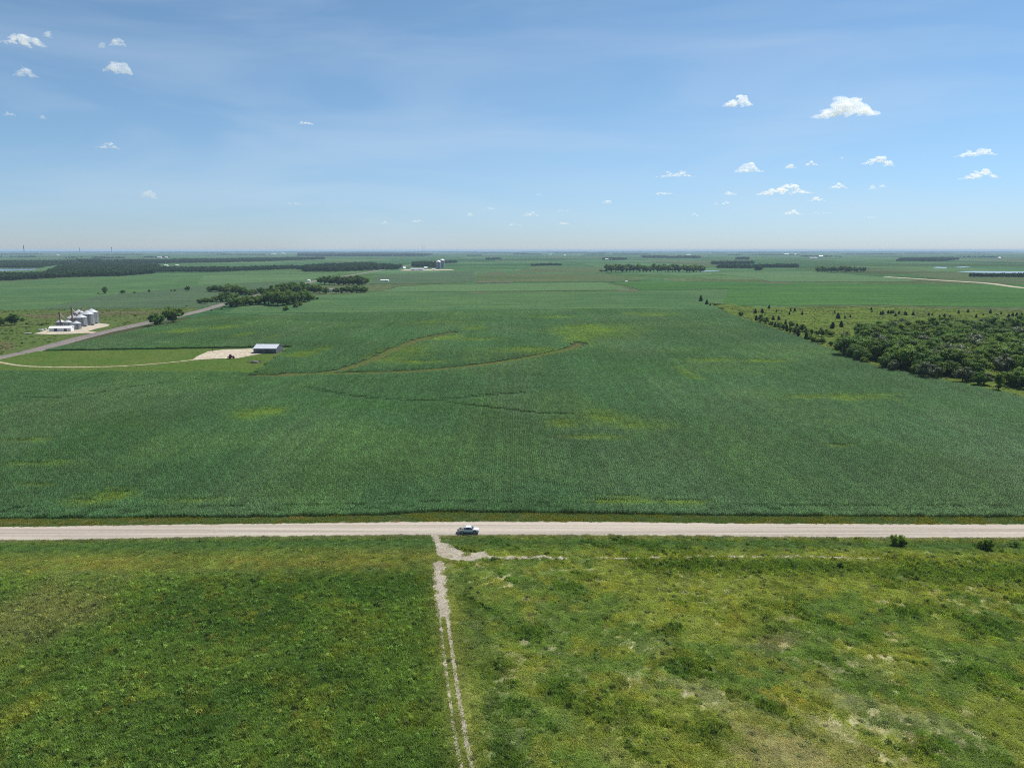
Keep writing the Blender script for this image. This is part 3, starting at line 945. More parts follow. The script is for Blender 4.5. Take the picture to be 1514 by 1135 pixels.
rough('pasture_tufts', 'rough tufts of grass and weeds on the cedar pasture', [p_ for n_, p_, z_, m_, l_ in FIELDS if m_ is M_pasture][0], 4.0, (0.115, 0.175, 0.040), 0.3, 301)
rough('meadow_tufts', 'rough tufts of grass and weeds in the meadow round the bins', [p_ for n_, p_, z_, m_, l_ in FIELDS if m_ is M_mead2][0], 4.5, (0.105, 0.160, 0.040), 0.35, 302)

# ------------------------------------------------------------------ the big corn field
CORN_EDGE_N = [(-320, 217)] + [tuple(P(u, v)[:2]) for u, v in [(0, 768.5), (200, 767.5), (400, 766), (560, 763.5), (640, 758.5), (760, 759.5), (860, 761), (1000, 763), (1200, 765), (1514, 766.5)]] + [(330, 203)]
cornpoly = [Vector((-372, 219))] + [Vector(p) for p in CORN_EDGE_N] + [Vector(p) for p in [(335, 300)]] + \
    [P(*q) for q in [(1514, 590), (1285, 542), (1180, 499), (1065, 461.5), (900, 458.5), (760, 460), (600, 463.5), (273, 469.5), (165, 491)]] + \
    [P(62, 519), P(432, 513), P(377, 553), P(0, 551), Vector((-374, 465))]
cornxy = [(p[0], p[1]) for p in cornpoly]
M_soil = field_mat('corn_field_soil', (0.055, 0.065, 0.035), (0.07, 0.07, 0.04), big=0.02, mid=0.1, fine=1.0)
poly_sheet('field', [Vector((p[0], p[1], 0)) for p in cornxy], 0.2, M_soil, 'structure', 'dark soil under the standing corn', skirt=0.2)
M_verge = field_mat('roadside_grass', (0.085, 0.115, 0.038), (0.12, 0.12, 0.055), (0.06, 0.10, 0.03), big=0.04, mid=0.2, fine=1.2)
vx = np.linspace(-330, 330, 120)
vpts = [Vector((x, road_y(x) + ROADW / 2 - 0.4, 0)) for x in vx] + [Vector((x, np.interp(x, [p[0] for p in CORN_EDGE_N], [p[1] for p in CORN_EDGE_N]) + 1.5, 0)) for x in vx[::-1]]
poly_sheet('verge', vpts, 0.26, M_verge, 'structure', 'grass verge between road and corn', skirt=0.2)
X, Y = jgrid(-190, 190, 190, 224, 1.2, rng)
e0 = np.interp(X, [p[0] for p in CORN_EDGE_N], [p[1] for p in CORN_EDGE_N])
k = (Y > road_y(X) + ROADW / 2 + 0.4) & (Y < e0 + 0.5)
X, Y = X[k], Y[k]
n1 = fbm(X / 5, Y / 2.5, 91, 3)
c = mixc(np.broadcast_to(np.array((0.13, 0.20, 0.055)), X.shape + (3,)), OLIVE * 0.95, sstep(0.4, 0.65, n1))
c = mixc(c, TAN * 1.3, sstep(0.66, 0.8, fbm(X / 4, Y / 1.5, 92, 3)) * 0.7)
o = scatter('verge_grass', np.stack([X, Y, np.full(len(X), 0.25)], 1), rng.random(len(X)) * 6.28, np.stack([np.ones(len(X)), np.ones(len(X)), 0.6 + 0.9 * rng.random(len(X)) * n1 * 2], 1), rng.integers(0, 4, len(X)), c, grass_protos)
tag(o, 'uneven grass along the far side of the gravel road', 'grass', kind='stuff')

M_corn = leaf_mat('corn_leaves', None, tint=True, var=0.35, rough=0.55, trans=0.38, spec=0.10, attr='clump')
M_tassel, t_, b_ = new_mat('corn_tassels')
b_.inputs['Base Color'].default_value = (0.24, 0.20, 0.10, 1); b_.inputs['Roughness'].default_value = 0.8

PATCH = 3.8
def corn_patch(seed):
    g = np.random.default_rng(100 + seed)
    rows, per = 5, 15
    V = []; Q = []; MI = []; TN = []
    nb = 0
    for r in range(rows):
        x0 = (r + 0.5) * 0.76 - PATCH / 2
        for p in range(per):
            y0 = (p + 0.5) * PATCH / per - PATCH / 2 + (g.random() - 0.5) * 0.1
            xx = x0 + (g.random() - 0.5) * 0.07
            h = 1.75 * (0.72 + 0.46 * g.random())
            tone = 0.5 + 1.0 * g.random() ** 1.2
            a0 = g.random() * 3.14
            for l in range(7):
                z0 = h * (0.22 + 0.11 * l)
                a = a0 + math.pi * l + (g.random() - 0.5) * 1.1
                L = (0.62 - 0.05 * abs(l - 3)) * (0.8 + 0.4 * g.random())
                wd = 0.105
                dx, dy = math.cos(a), math.sin(a)
                sx, sy = -dy * wd / 2, dx * wd / 2
                for (t, z, wf) in ((0.03, 0, 0.8), (0.5, 0.34 * L, 1.1), (1.0, 0.12 * L, 0.3)):
                    V.append((xx + dx * L * t - sx * wf, y0 + dy * L * t - sy * wf, z0 + z))
                    V.append((xx + dx * L * t + sx * wf, y0 + dy * L * t + sy * wf, z0 + z))
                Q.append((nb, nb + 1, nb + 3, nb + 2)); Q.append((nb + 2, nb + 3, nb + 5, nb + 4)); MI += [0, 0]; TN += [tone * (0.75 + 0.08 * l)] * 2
                nb += 6
            for ax in (0, 1):           # stalk
                ex, ey = (0.022, 0) if ax == 0 else (0, 0.022)
                V += [(xx - ex, y0 - ey, 0), (xx + ex, y0 + ey, 0), (xx + ex * .6, y0 + ey * .6, h), (xx - ex * .6, y0 - ey * .6, h)]
                Q.append((nb, nb + 1, nb + 2, nb + 3)); MI.append(0); TN.append(tone); nb += 4
            if g.random() < 0.55:       # tassel
                tt = 0.16 + 0.1 * g.random()
                ex, ey = math.cos(a0) * 0.06, math.sin(a0) * 0.06
                V += [(xx - ex * .2, y0 - ey * .2, h), (xx + ex * .2, y0 + ey * .2, h), (xx + ex, y0 + ey, h + tt), (xx - ex, y0 - ey, h + tt)]
                Q.append((nb, nb + 1, nb + 2, nb + 3)); MI.append(1); TN.append(1.0); nb += 4
    me = np_mesh('corn_rows', V, quads=Q, mats=[M_corn, M_tassel], matidx=MI)
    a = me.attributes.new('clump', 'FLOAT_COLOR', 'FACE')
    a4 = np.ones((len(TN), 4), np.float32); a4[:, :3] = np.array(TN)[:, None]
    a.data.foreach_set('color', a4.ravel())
    return me
corn_protos = [corn_patch(i) for i in range(4)]

WATERWAYS = [
    (smooth_line(px((378, 556), (430, 555.5), (500, 549), (545, 535), (580, 519), (620, 503), (672, 491.5)), 8), 4.8),
    (smooth_line(px((420, 554), (500, 553), (600, 550.5), (680, 544), (740, 536.5), (800, 526), (850, 514), (856, 508)), 8), 5.0),
    (smooth_line(px((455, 577), (500, 586), (545, 591.5), (600, 595.5), (660, 594), (720, 588), (775, 584.5)), 8), 3.4),
    (smooth_line(px((610, 594), (660, 598), (720, 606), (790, 614), (840, 617)), 8), 2.0),
    (smooth_line(px((300, 563), (200, 575), (110, 590), (20, 592)), 8), 1.6),
]
YPATCH = [(835, 628, 40, 8), (890, 622, 45, 13), (940, 633, 52, 8), (1258, 591, 62, 6), (1300, 586, 30, 3), (390, 613, 42, 9), (165, 738, 42, 10), (130, 746, 50, 8), (55, 722, 34, 4), (60, 690, 55, 5), (45, 655, 40, 3),
          (1012, 552, 12, 8), (1026, 560, 14, 4), (1060, 535, 45, 3), (1130, 536, 45, 3), (600, 520, 42, 13), (570, 532, 40, 7), (880, 490, 70, 12), (855, 500, 25, 10), (620, 537, 50, 3.5), (270, 491, 30, 4), (330, 486, 30, 3.5), (360, 496, 14, 4), (400, 500, 10, 3), (700, 487, 20, 3), (655, 500, 30, 6),
          (965, 466, 45, 3), (450, 524, 26, 6), (920, 745, 65, 6), (1000, 748, 45, 5), (1240, 663, 24, 3), (780, 520, 60, 5), (700, 503, 50, 3), (290, 745, 60, 6), (480, 517, 16, 3), (1200, 590, 40, 4), (870, 650, 60, 5), (640, 478, 40, 2), (820, 470, 40, 2)]
nxp = int(760 / PATCH); nyp = int(790 / PATCH)
X, Y = np.meshgrid(-376 + (np.arange(nxp) + 0.5) * PATCH, 196 + (np.arange(nyp) + 0.5) * PATCH)
edge = np.interp(X, [p[0] for p in CORN_EDGE_N], [p[1] for p in CORN_EDGE_N])
# rows follow the road at the headland: shift each column so that its first patch starts at the edge
Y = Y + ((edge - 196) - np.floor((edge - 196) / PATCH) * PATCH)
X, Y, edge = X.ravel(), Y.ravel(), edge.ravel()
k = in_poly(X, Y, cornxy) & (Y > edge + PATCH * 0.45) & in_view(X, Y, 25)
X, Y, edge = X[k], Y[k], edge[k]
gap = np.ones(len(X), bool)
for ln, ww in WATERWAYS:
    if ww > 4: gap &= dist_line(X, Y, ln) > ww + (vnoise(X / 9, Y / 9, 3) - 0.5) * 3
X, Y, edge = X[gap], Y[gap], edge[gap]
CORNG = np.array((0.086, 0.188, 0.082))
big_ = fbm(X / 70, Y / 70, 201, 4); med_ = fbm(X / 16, Y / 16, 202, 4)
c = np.broadcast_to(CORNG, X.shape + (3,)).copy()
c = mixc(c, np.array((0.112, 0.212, 0.082)), sstep(0.45, 0.65, big_) * 0.8)
c = mixc(c, np.array((0.074, 0.170, 0.062)), sstep(0.5, 0.7, fbm(X / 45, Y / 45, 203, 4)) * 0.8)
c = mixc(c, np.array((0.116, 0.205, 0.105)), sstep(0.52, 0.72, fbm(X / 30, Y / 120, 204, 4)) * 0.6)
ym = np.zeros(len(X))
for (u, v, ru, rv) in YPATCH:
    ym = np.maximum(ym, ellipse_mask(X, Y, u, v, ru, rv, 0, 1.0, int(u + v), 0.55, 12.0))
ym = np.clip(ym * (0.45 + 1.1 * med_), 0, 1)
c = mixc(c, np.array((0.20, 0.30, 0.040)), ym * 0.75)
hgt = 1.0 + 0.16 * (big_ - 0.5) * 2 + 0.25 * (fbm(X / 7, Y / 7, 210, 2) - 0.5) - 0.45 * ym
hgt = hgt * np.where(Y < edge + 9, 0.62 + 0.42 * rng.random(len(X)), 1.0)
low = np.zeros(len(X))
for ln, ww in WATERWAYS[2:]:
    low = np.maximum(low, 1 - sstep(ww * 0.6, ww * 1.5, dist_line(X, Y, ln)))
dw = np.minimum(dist_line(X, Y, WATERWAYS[0][0]), dist_line(X, Y, WATERWAYS[1][0]))
hgt = hgt * (1 - 0.5 * (1 - sstep(5, 18, dw))) * (1 - 0.5 * low)
colid = np.round(X / PATCH)
c = c * (0.88 + 0.24 * rng.random((len(X), 1))) * (0.93 + 0.14 * _hash(colid, colid * 0, 5))[:, None] * (0.74 + 0.50 * fbm(X / 95, Y / 60, 222, 4))[:, None]
rot = np.where(Y < edge + 14, math.pi / 2, 0.0) + math.pi * rng.integers(0, 2, len(X))
o = scatter('corn', np.stack([X, Y, np.full(len(X), 0.18)], 1), rot, np.stack([np.full(len(X), 1.0), np.full(len(X), 1.0), hgt], 1), rng.integers(0, 4, len(X)), c, corn_protos)
tag(o, 'standing green corn in rows filling the big field', 'corn', kind='stuff')
print('corn patches', len(X))

M_waterway = field_mat('grassed_waterway', (0.100, 0.100, 0.040), (0.080, 0.110, 0.032), (0.075, 0.115, 0.032), big=0.03, mid=0.08, fine=0.5)
for i, (ln, ww) in enumerate(WATERWAYS[:2]):
    strip('waterway', ln, [ww * 1.9 * min(1, (len(ln) - 1 - j) / 10 + 0.2) for j in range(len(ln))], 0.32 + 0.03 * i, M_waterway, jitter=1.6, label=['olive brown grassed waterway curving up to the back', 'grassed waterway curving to the middle of the corn'][i])
poly_sheet('bare_patch', px((225, 508.6), (231, 507), (252, 507.2), (249, 508.8)), 1.5, M_pad, 'structure', 'pale bare strip in the corn above the driveway', skirt=1.3)

# ================================================================== TREES
M_bark = simple('bark', (0.11, 0.085, 0.065), 0.9, var=0.2, scale=2.0)
M_leafD = leaf_mat('broad_leaves', (0.078, 0.155, 0.042), var=0.4, trans=0.42, spec=0.08, attr='clump', hue=(1.75, 1.35, 1.0))
M_leafS = leaf_mat('silvery_leaves', (0.105, 0.135, 0.085), var=0.35, trans=0.28, spec=0.15, attr='clump', hue=(1.1, 1.05, 0.9))
M_leafF = leaf_mat('far_leaves', (0.034, 0.070, 0.030), var=0.3, trans=0.2, spec=0.0, attr='clump', hue=(1.5, 1.25, 1.1))
M_leafC = leaf_mat('cedar_needles', (0.026, 0.050, 0.020), var=0.35, spec=0.08, trans=0.12, attr='clump', hue=(1.3, 1.1, 1.0))
M_leafB = leaf_mat('bush_leaves', (0.15, 0.235, 0.060), var=0.4, spec=0.1, trans=0.45, attr='clump', hue=(1.2, 1.05, 0.8))

def ico(sub=1):
    import bmesh
    bm = bmesh.new(); bmesh.ops.create_icosphere(bm, subdivisions=sub, radius=1)
    v = np.array([x.co[:] for x in bm.verts]); f = np.array([[y.index for y in x.verts] for x in bm.faces]); bm.free()
    return v, f
ICO_V, ICO_F = ico(1)

def crown_mesh(name, mat, seed, shape='round', nclump=16, nleaf=95, leaf=(0.05, 0.085), core=0.7):
    """crown of a tree of height 1: leaf clumps through the crown's volume, each round a rough inner core"""
    g = np.random.default_rng(seed)
    cs = []
    tries = 0
    while len(cs) < nclump and tries < 4000:
        tries += 1
        d = g.normal(size=3); d /= np.linalg.norm(d)
        rad = g.random() ** 0.45
        if shape == 'round':
            c = np.array((0, 0, 0.53)) + d * rad * np.array((0.34, 0.34, 0.34)); r = 0.13 + 0.07 * g.random()
        elif shape == 'wide':
            c = np.array((0, 0, 0.52)) + d * rad * np.array((0.45, 0.45, 0.33)); r = 0.14 + 0.08 * g.random()
        elif shape == 'tall':
            c = np.array((0, 0, 0.53)) + d * rad * np.array((0.22, 0.22, 0.38)); r = 0.10 + 0.06 * g.random()
        elif shape == 'cedar':
            z = 0.08 + 0.84 * g.random() ** 0.85; w_ = 0.30 * (1 - z) + 0.01
            a = g.random() * 6.28
            c = np.array((math.cos(a) * w_ * 0.62, math.sin(a) * w_ * 0.62, z)); r = 0.06 + 0.16 * (1 - z) * (0.7 + 0.5 * g.random())
        else:     # bush
            c = np.array((0, 0, 0.46)) + d * rad * np.array((0.44, 0.44, 0.38)); r = 0.18 + 0.12 * g.random()
            c[2] = max(c[2], 0.14)
        if all(np.linalg.norm(c - o[0]) > 0.55 * (r + o[1]) * (0.6 if shape == 'cedar' else 0.9) for o in cs):
            cs.append((c, r))
    VV = []; FQ = []; FT = []; tq = []; tt = []
    base = 0
    for c, r in cs:
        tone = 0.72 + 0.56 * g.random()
        n = nleaf
        d = g.normal(size=(n, 3)); d /= np.linalg.norm(d, axis=1)[:, None]
        d[:, 2] = np.where(d[:, 2] < -0.55, -d[:, 2], d[:, 2])
        k = 0.72 + 0.42 * g.random(n)
        lump = 1 + 0.18 * np.sin(d[:, 0] * 5 + seed) * np.cos(d[:, 1] * 4 + r * 50)
        p = c + d * (r * k * lump)[:, None] * np.array((1, 1, 0.85))
        s = leaf[0] + (leaf[1] - leaf[0]) * g.random(n)
        v, q = quads_at('', None, p, d + g.normal(size=(n, 3)) * 0.5, s, g)
        VV.append(v); FQ.append(q + base); base += len(v)
        tq.append(np.full(n, tone) * (0.8 + 0.4 * g.random(n)))
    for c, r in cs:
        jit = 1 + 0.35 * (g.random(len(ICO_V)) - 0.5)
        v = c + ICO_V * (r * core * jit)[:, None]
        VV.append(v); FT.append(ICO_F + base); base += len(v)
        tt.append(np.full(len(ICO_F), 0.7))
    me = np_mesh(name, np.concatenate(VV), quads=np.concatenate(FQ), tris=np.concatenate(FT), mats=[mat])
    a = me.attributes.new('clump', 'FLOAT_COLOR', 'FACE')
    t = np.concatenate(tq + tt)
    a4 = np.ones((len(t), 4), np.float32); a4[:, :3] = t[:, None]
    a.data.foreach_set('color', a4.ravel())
    return me, cs

def trunk_mesh(name, seed, cs, shape):
    g = random.Random(seed)
    m = MB()
    def limb(a, b, r0, r1, n=6):
        a = Vector(a); b = Vector(b); d = (b - a).normalized()
        x = d.cross(Vector((0.3, 0.9, 0.2))).normalized(); y = d.cross(x)
        v = []
        for p, r in ((a, r0), (a.lerp(b, 0.5) + x * r0 * 0.4, (r0 + r1) / 2), (b, r1)):
            for i in range(n):
                t = 2 * math.pi * i / n; v.append(p + x * math.cos(t) * r + y * math.sin(t) * r)
        f = [(k * n + i, k * n + (i + 1) % n, (k + 1) * n + (i + 1) % n, (k + 1) * n + i) for k in range(2) for i in range(n)]
        f.append(tuple(2 * n + i for i in range(n)))
        m.add(v, f)
    if shape == 'bush':
        for c, r in cs[:5]: limb((0, 0, -0.02), (c[0] * .8, c[1] * .8, c[2]), 0.018, 0.008, 5)
    elif shape == 'cedar':
        limb((0, 0, -0.02), (0.01, 0, 0.9), 0.028, 0.006)
    else:
        top = (g.uniform(-.03, .03), g.uniform(-.03, .03), 0.45)
        limb((0, 0, -0.03), top, 0.032, 0.02, 8)
        for c, r in cs[:7]: limb(top if c[2] > 0.5 else (0, 0, 0.3), tuple(c), 0.016, 0.006, 5)
    me = bpy.data.meshes.new(name); me.from_pydata(m.v, [], m.f); me.materials.append(M_bark)
    return me

def kind_set(prefix, mat, shapes, n, **k):
    out = []
    for i in range(n):
        sh = shapes[i % len(shapes)]
        cm, cs = crown_mesh('crown', mat, 300 + i * 7 + hash_(prefix), sh, **k)
        out.append((cm, trunk_mesh('trunk', i + 50, cs, sh)))
    return out
def hash_(s): return sum(ord(c) * (i + 1) for i, c in enumerate(s)) % 997

SETS = {
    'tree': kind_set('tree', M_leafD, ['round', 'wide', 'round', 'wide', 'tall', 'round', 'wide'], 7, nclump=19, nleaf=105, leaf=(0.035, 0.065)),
    'silver': kind_set('silver', M_leafS, ['round', 'wide', 'round'], 3, nclump=17, nleaf=105, leaf=(0.035, 0.065)),
    'cedar': kind_set('cedar', M_leafC, ['cedar'], 4, nclump=26, nleaf=50, leaf=(0.05, 0.09)),
    'bush': kind_set('bush', M_leafB, ['bush'], 4, nclump=13, nleaf=90, leaf=(0.06, 0.11)),
    'darkbush': kind_set('darkbush', M_leafD, ['bush'], 3, nclump=12, nleaf=80, leaf=(0.06, 0.12)),
}
NAME = {'tree': ('broadleaf_tree', 'tree'), 'silver': ('silvery_tree', 'tree'), 'cedar': ('cedar_tree', 'tree'), 'bush': ('bush', 'bush'), 'darkbush': ('bush', 'bush')}
trng = random.Random(11)
def tree(kind, x, y, h, label, group=None, wide=1.0, z=0.2, variant=None):
    s = SETS[kind]
    cm, tm = s[variant if variant is not None else trng.randrange(len(s))]
    nm, cat = NAME[kind]
    e = empty(nm, (x, y, z), trng.random() * 6.28)
    ww = wide * trng.uniform(0.9, 1.12)
    e.scale = (h * ww, h * ww, h)
    tag(e, label, cat, group)
    link('crown', cm, e)
    link('trunk' if kind not in ('bush', 'darkbush') else 'stem', tm, e)
    return e

def treepx(kind, u, v, hpx, label, group=None, wide=1.0, **k):
    p = P(u, v)
    return tree(kind, p.x, p.y, hpx * mpp(u, v), label, group, wide, **k)

# --- lone trees and shrubs on the left
for kind, u, v, h, wd, lab in [
    ('tree', 256, 478.5, 27, 1.05, 'big round tree beside the paved road, taller of the two there'),
    ('tree', 232, 482, 20, 1.25, 'lower wide tree beside the paved road, next to the big round one'),
    ('tree', 155.5, 434.5, 11, 1.2, 'largest lone tree in the bluish field above the grain bins'),
    ('darkbush', 180.5, 434, 5.5, 1.3, 'squat dark shrub right of the lone field tree'),
    ('darkbush', 199, 433.6, 2.6, 1.6, 'tiny low shrub in the bluish field'),
    ('tree', 220.5, 432.8, 5.2, 1.1, 'small round tree in the middle of the field row'),
    ('darkbush', 253.5, 430.6, 2.8, 1.2, 'left one of a tight pair of tiny field shrubs'),
    ('darkbush', 258, 430.7, 3, 1.1, 'right one of a tight pair of tiny field shrubs'),
    ('tree', 278, 430.6, 8.6, 1.0, 'upright lone tree at the right end of the field row'),
    ('darkbush', 145, 434.5, 2, 1.6, 'low scrap of brush just left of the lone field tree'),
    ('tree', 21, 481, 19, 1.05, 'round dark tree at the left edge of the meadow'),
    ('tree', 1, 482, 15, 1.2, 'dark tree cut by the left edge of the picture'),
    ('darkbush', 33, 475, 6, 1.2, 'small bush behind the round tree at the left edge'),
    ('darkbush', 40, 480, 3.4, 1.5, 'low bush in the meadow right of the round tree'),
    ('darkbush', 63, 481.5, 4, 1.8, 'spread bush left of the white shed'),
    ('darkbush', 70, 480, 3.4, 1.6, 'low bush just left of the white tanks'),
    ('darkbush', 200, 468, 3.4, 1.3, 'low dark bush between the bins and the big round tree'),
    ('darkbush', 33, 509, 4, 0.7, 'small dark upright bush by the paved road'),
    ('darkbush', 18, 490.5, 3.4, 0.9, 'small bush in the meadow left of the grain yard'),
]:
    treepx(kind, u, v, h, lab, None, wd)
# --- grove round the farmstead left of the middle
GL = 'trees of the dark grove along the paved road'
rows = [
    # u, v, h, wide
    (296, 448.5, 7, 1.2), (303, 449, 9.5, 1.2), (312, 447, 7, 1.3),
    (311, 431.5, 9, 1.0), (318, 431.8, 11, 1.1), (325, 432, 11, 1.0), (331, 432, 8, 1.1),
    (320, 446, 10, 1.1), (328, 446.5, 14, 1.0), (337, 446, 15, 1.1), (344, 445, 14, 1.0),
    (337, 433, 12, 1.1), (343, 432, 14, 1.0), (349, 434, 12, 1.0), (356, 436, 15, 0.9), (360, 437, 13, 0.9),
    (365, 437, 9, 1.0), (370, 436.6, 10, 1.0), (376, 436, 9, 1.1), (385, 435, 11, 0.9), (389, 435, 10, 1.0),
    (343, 453.5, 14, 1.0), (349, 454, 15, 1.0), (357, 452.5, 14, 1.0), (364, 452, 16, 1.0), (371, 451.5, 15, 1.0), (378, 451, 16, 0.9), (385, 450.5, 15, 1.0),
    (391, 449.5, 17, 0.9), (397, 449, 20, 0.9), (404, 450.5, 22, 0.9), (411, 452, 24, 0.9), (418, 452, 25, 0.85), (426, 451, 24, 0.9), (434, 450, 20, 0.9),
    (441, 449, 20, 0.9), (449, 447, 20, 0.9), (455, 445.5, 16, 1.0),
    (396, 437, 11, 1.2), (403, 437, 16, 1.0), (410, 436.5, 17, 1.0), (418, 436, 19, 1.0), (425, 435.5, 18, 1.0), (433, 435, 19, 1.0), (440, 434.5, 17, 1.0), (447, 434, 18, 1.0),
    (455, 433, 15, 1.1), (463, 433.5, 14, 1.0), (472, 433.5, 13, 1.1), (481, 434, 10, 1.0), (497, 434, 9, 1.1), (505, 433.8, 10, 1.0), (513, 433.6, 11, 1.0), (520, 433.4, 10, 1.0), (527, 433.4, 12, 1.0), (534, 433, 11, 1.1), (539, 432.6, 10, 1.0),
    (473, 420, 11, 1.0), (480, 420.5, 13, 1.0), (487, 421, 14, 1.0), (494, 421.2, 13, 1.0), (501, 421.4, 14, 1.0), (508, 421.6, 14, 1.0), (515, 421.6, 14, 1.0), (522, 421.6, 15, 1.0), (529, 421.8, 16, 1.0), (536, 421.8, 15, 1.0),
]
for i, (u, v, h, wd) in enumerate(rows):
    if v < 424: lab = 'tall dark tree in the back row behind the farmhouse, ' + ('left' if u < 495 else 'right') + ' half'
    elif u > 462: lab = 'dark tree in the front row ' + ('left of the farmhouse' if u < 489 else ('just right of the farmhouse' if u < 515 else 'at the right end of the grove'))
    elif v > 444 and u < 350: lab = 'dark tree at the left front of the road grove'
    elif v > 444: lab = ('highest' if h > 21 else ('tall' if h > 16 else 'lower')) + ' dark tree in the dense front of the road grove, ' + ('nearest the road' if u < 375 else ('in its middle' if u < 415 else 'at its right end'))
    elif u < 392: lab = ('taller' if h > 11.5 else 'shorter') + ' tree in the thin back row of the road grove, ' + ('left end' if u < 340 else ('middle' if u < 365 else 'right end'))
    else: lab = 'tree in the shaded back of the road grove'
    treepx('tree', u, v, h * 1.06, lab, GL, wd * 1.28, z=-0.06 * h * mpp(u, v))
for u, v, h, lab in [(423, 459.5, 8, 'small dark tree standing apart in front of the grove'), (437, 455, 6, 'low bush in front of the grove, beside the apart tree'), (443, 453, 7.5, 'small round bush right below the tall grove trees'),
                     (458, 445, 5, 'bush at the start of the tail right of the grove'), (464, 444, 4.5, 'bush in the middle of the tail right of the grove'), (469, 443, 4, 'last small bush of the tail right of the grove'),
                     (313, 460, 3, 'low shrub beside the paved road, left of its twin'), (328, 457.5, 3, 'low shrub beside the paved road near the grove'), (276, 453.5, 2.6, 'tiny dark shrub in the meadow above the paved road')]:
    treepx('darkbush', u, v, h, lab, None, 1.1)

# --- the woods right of the corn
edge_pts = px((1165, 506), (1200, 517), (1240, 527), (1285, 541), (1340, 555), (1400, 567), (1440, 572), (1470, 574), (1514, 578), (1600, 590))
WOODPOLY = [(p.x + 4, p.y + 3) for p in px((1238, 533), (1290, 546), (1350, 559), (1405, 568), (1446, 573), (1500, 573), (1640, 590), (1800, 560), (1600, 500), (1514, 492), (1440, 489), (1370, 492), (1340, 497), (1310, 492), (1275, 497), (1255, 505), (1268, 517))]
wr = random.Random(5)
pts = []
xs_ = [p[0] for p in WOODPOLY]; ys_ = [p[1] for p in WOODPOLY]
tries = 0
while len(pts) < 205 and tries < 40000:
    tries += 1
    x, y = wr.uniform(min(xs_), max(xs_)), wr.uniform(min(ys_), max(ys_))
    if not in_poly(np.array([x]), np.array([y]), WOODPOLY)[0]: continue
    if x > (y * CT + H * ST) * 757 / F + 25: continue
    u_ = CX + x / (y * CT + H * ST) * F
    # clearings seen from the air
    cl = [P(1345, 530), P(1436, 548), P(1350, 508)]
    if any((x - c.x) ** 2 / 64 + (y - c.y) ** 2 / 300 < 1 for c in cl): continue
    if any((x - a) ** 2 + (y - b) ** 2 < 9.0 ** 2 for a, b, _ in pts): continue
    pts.append((x, y, u_))
ctr = (np.mean(xs_), np.mean(ys_))
def wood_edge_d(x, y): return float(dist_line(np.array([x]), np.array([y]), WOODPOLY[:6])[0])
print('wood trees', len(pts))
for x, y, u_ in pts:
    d = wood_edge_d(x, y)
    depth = y * CT + H * ST
    v_ = CY + F * math.tan(math.atan2(H, y) - TH)
    if d < 14:
        silver = u_ > 1390 and u_ < 1450 or wr.random() < 0.12
        h = wr.uniform(7, 11.5)
        where = 'near their left tip' if u_ < 1300 else ('left of the pale trees' if u_ < 1385 else 'by the pale trees')
        lab = ('pale silvery' if silver else 'low dark') + ' tree on the front edge of the woods ' + where
    else:
        silver = wr.random() < 0.05
        h = wr.uniform(10.5, 18.5)
        where = 'at their left tip' if u_ < 1290 else ('left of the clearing' if u_ < 1345 else ('right of the clearing' if u_ < 1420 else ('near the right clearing' if u_ < 1475 else 'at the right edge')))
        row = 'at the back' if v_ < 505 else ('in the middle' if v_ < 532 else 'in front')
        size = 'towering' if h > 16.2 else ('smaller' if h < 12.6 else 'broad')
        lab = ('pale silvery' if silver else size + ' green') + ' tree ' + row + ' of the woods ' + where.replace('the small clearing', 'the clearing')
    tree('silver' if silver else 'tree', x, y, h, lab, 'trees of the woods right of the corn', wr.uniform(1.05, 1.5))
for u, v, h, kind, lab in [(1476, 577, 26, 'tree', 'near round tree standing alone in front of the woods'), (1508, 574, 28, 'tree', 'tall tree at the right edge in front of the woods'), (1497, 571, 10, 'darkbush', 'low bush under the tall tree at the right edge'),
                           (1447, 570, 22, 'tree', 'dark upright tree at the front corner of the woods'), (1250, 507, 18, 'silver', 'grey-green rounded tree at the left tip of the woods')]:
    treepx(kind, u, v, h, lab, None, 1.0)
# brush strip between corn and pasture (dark low trees)
sr = random.Random(9)
for u, v, h in [(1124, 477, 13), (1131, 478.5, 11), (1118, 474, 8), (1140, 483, 9), (1146, 484, 8), (1152, 486, 10), (1158, 488, 9.5), (1163, 490, 10), (1168, 493, 11), (1175, 494, 12), (1180, 496, 10), (1186, 491, 12), (1192, 494, 9), (1200, 495, 9), (1170, 485, 10), (1161, 483, 9), (1178, 487, 9),
                (1192, 502, 11), (1198, 505, 10), (1203, 508, 11), (1209, 509, 9), (1216, 509, 10), (1215, 498, 12), (1222, 496, 10), (1213, 494, 10), (1228, 498, 9), (1228, 512, 8), (1236, 519, 12), (1243, 522, 13), (1249, 525, 13), (1256, 528, 13), (1262, 531, 12), (1270, 535, 12), (1277, 538, 11), (1180, 500, 6), (1095, 468, 8), (1208, 496, 8)]:
    dark = ('taller' if h > 11.5 else ('low' if h < 9.5 else 'middling')) + ' dark tree in the brush strip ' + ('at its far left end' if u < 1160 else ('left of its bend' if u < 1190 else ('just left of the woods' if u > 1225 else 'in its middle')))
    treepx('cedar' if sr.random() < 0.25 else 'tree', u, v, h, dark, 'brush strip between corn and cedar pasture', 1.15)
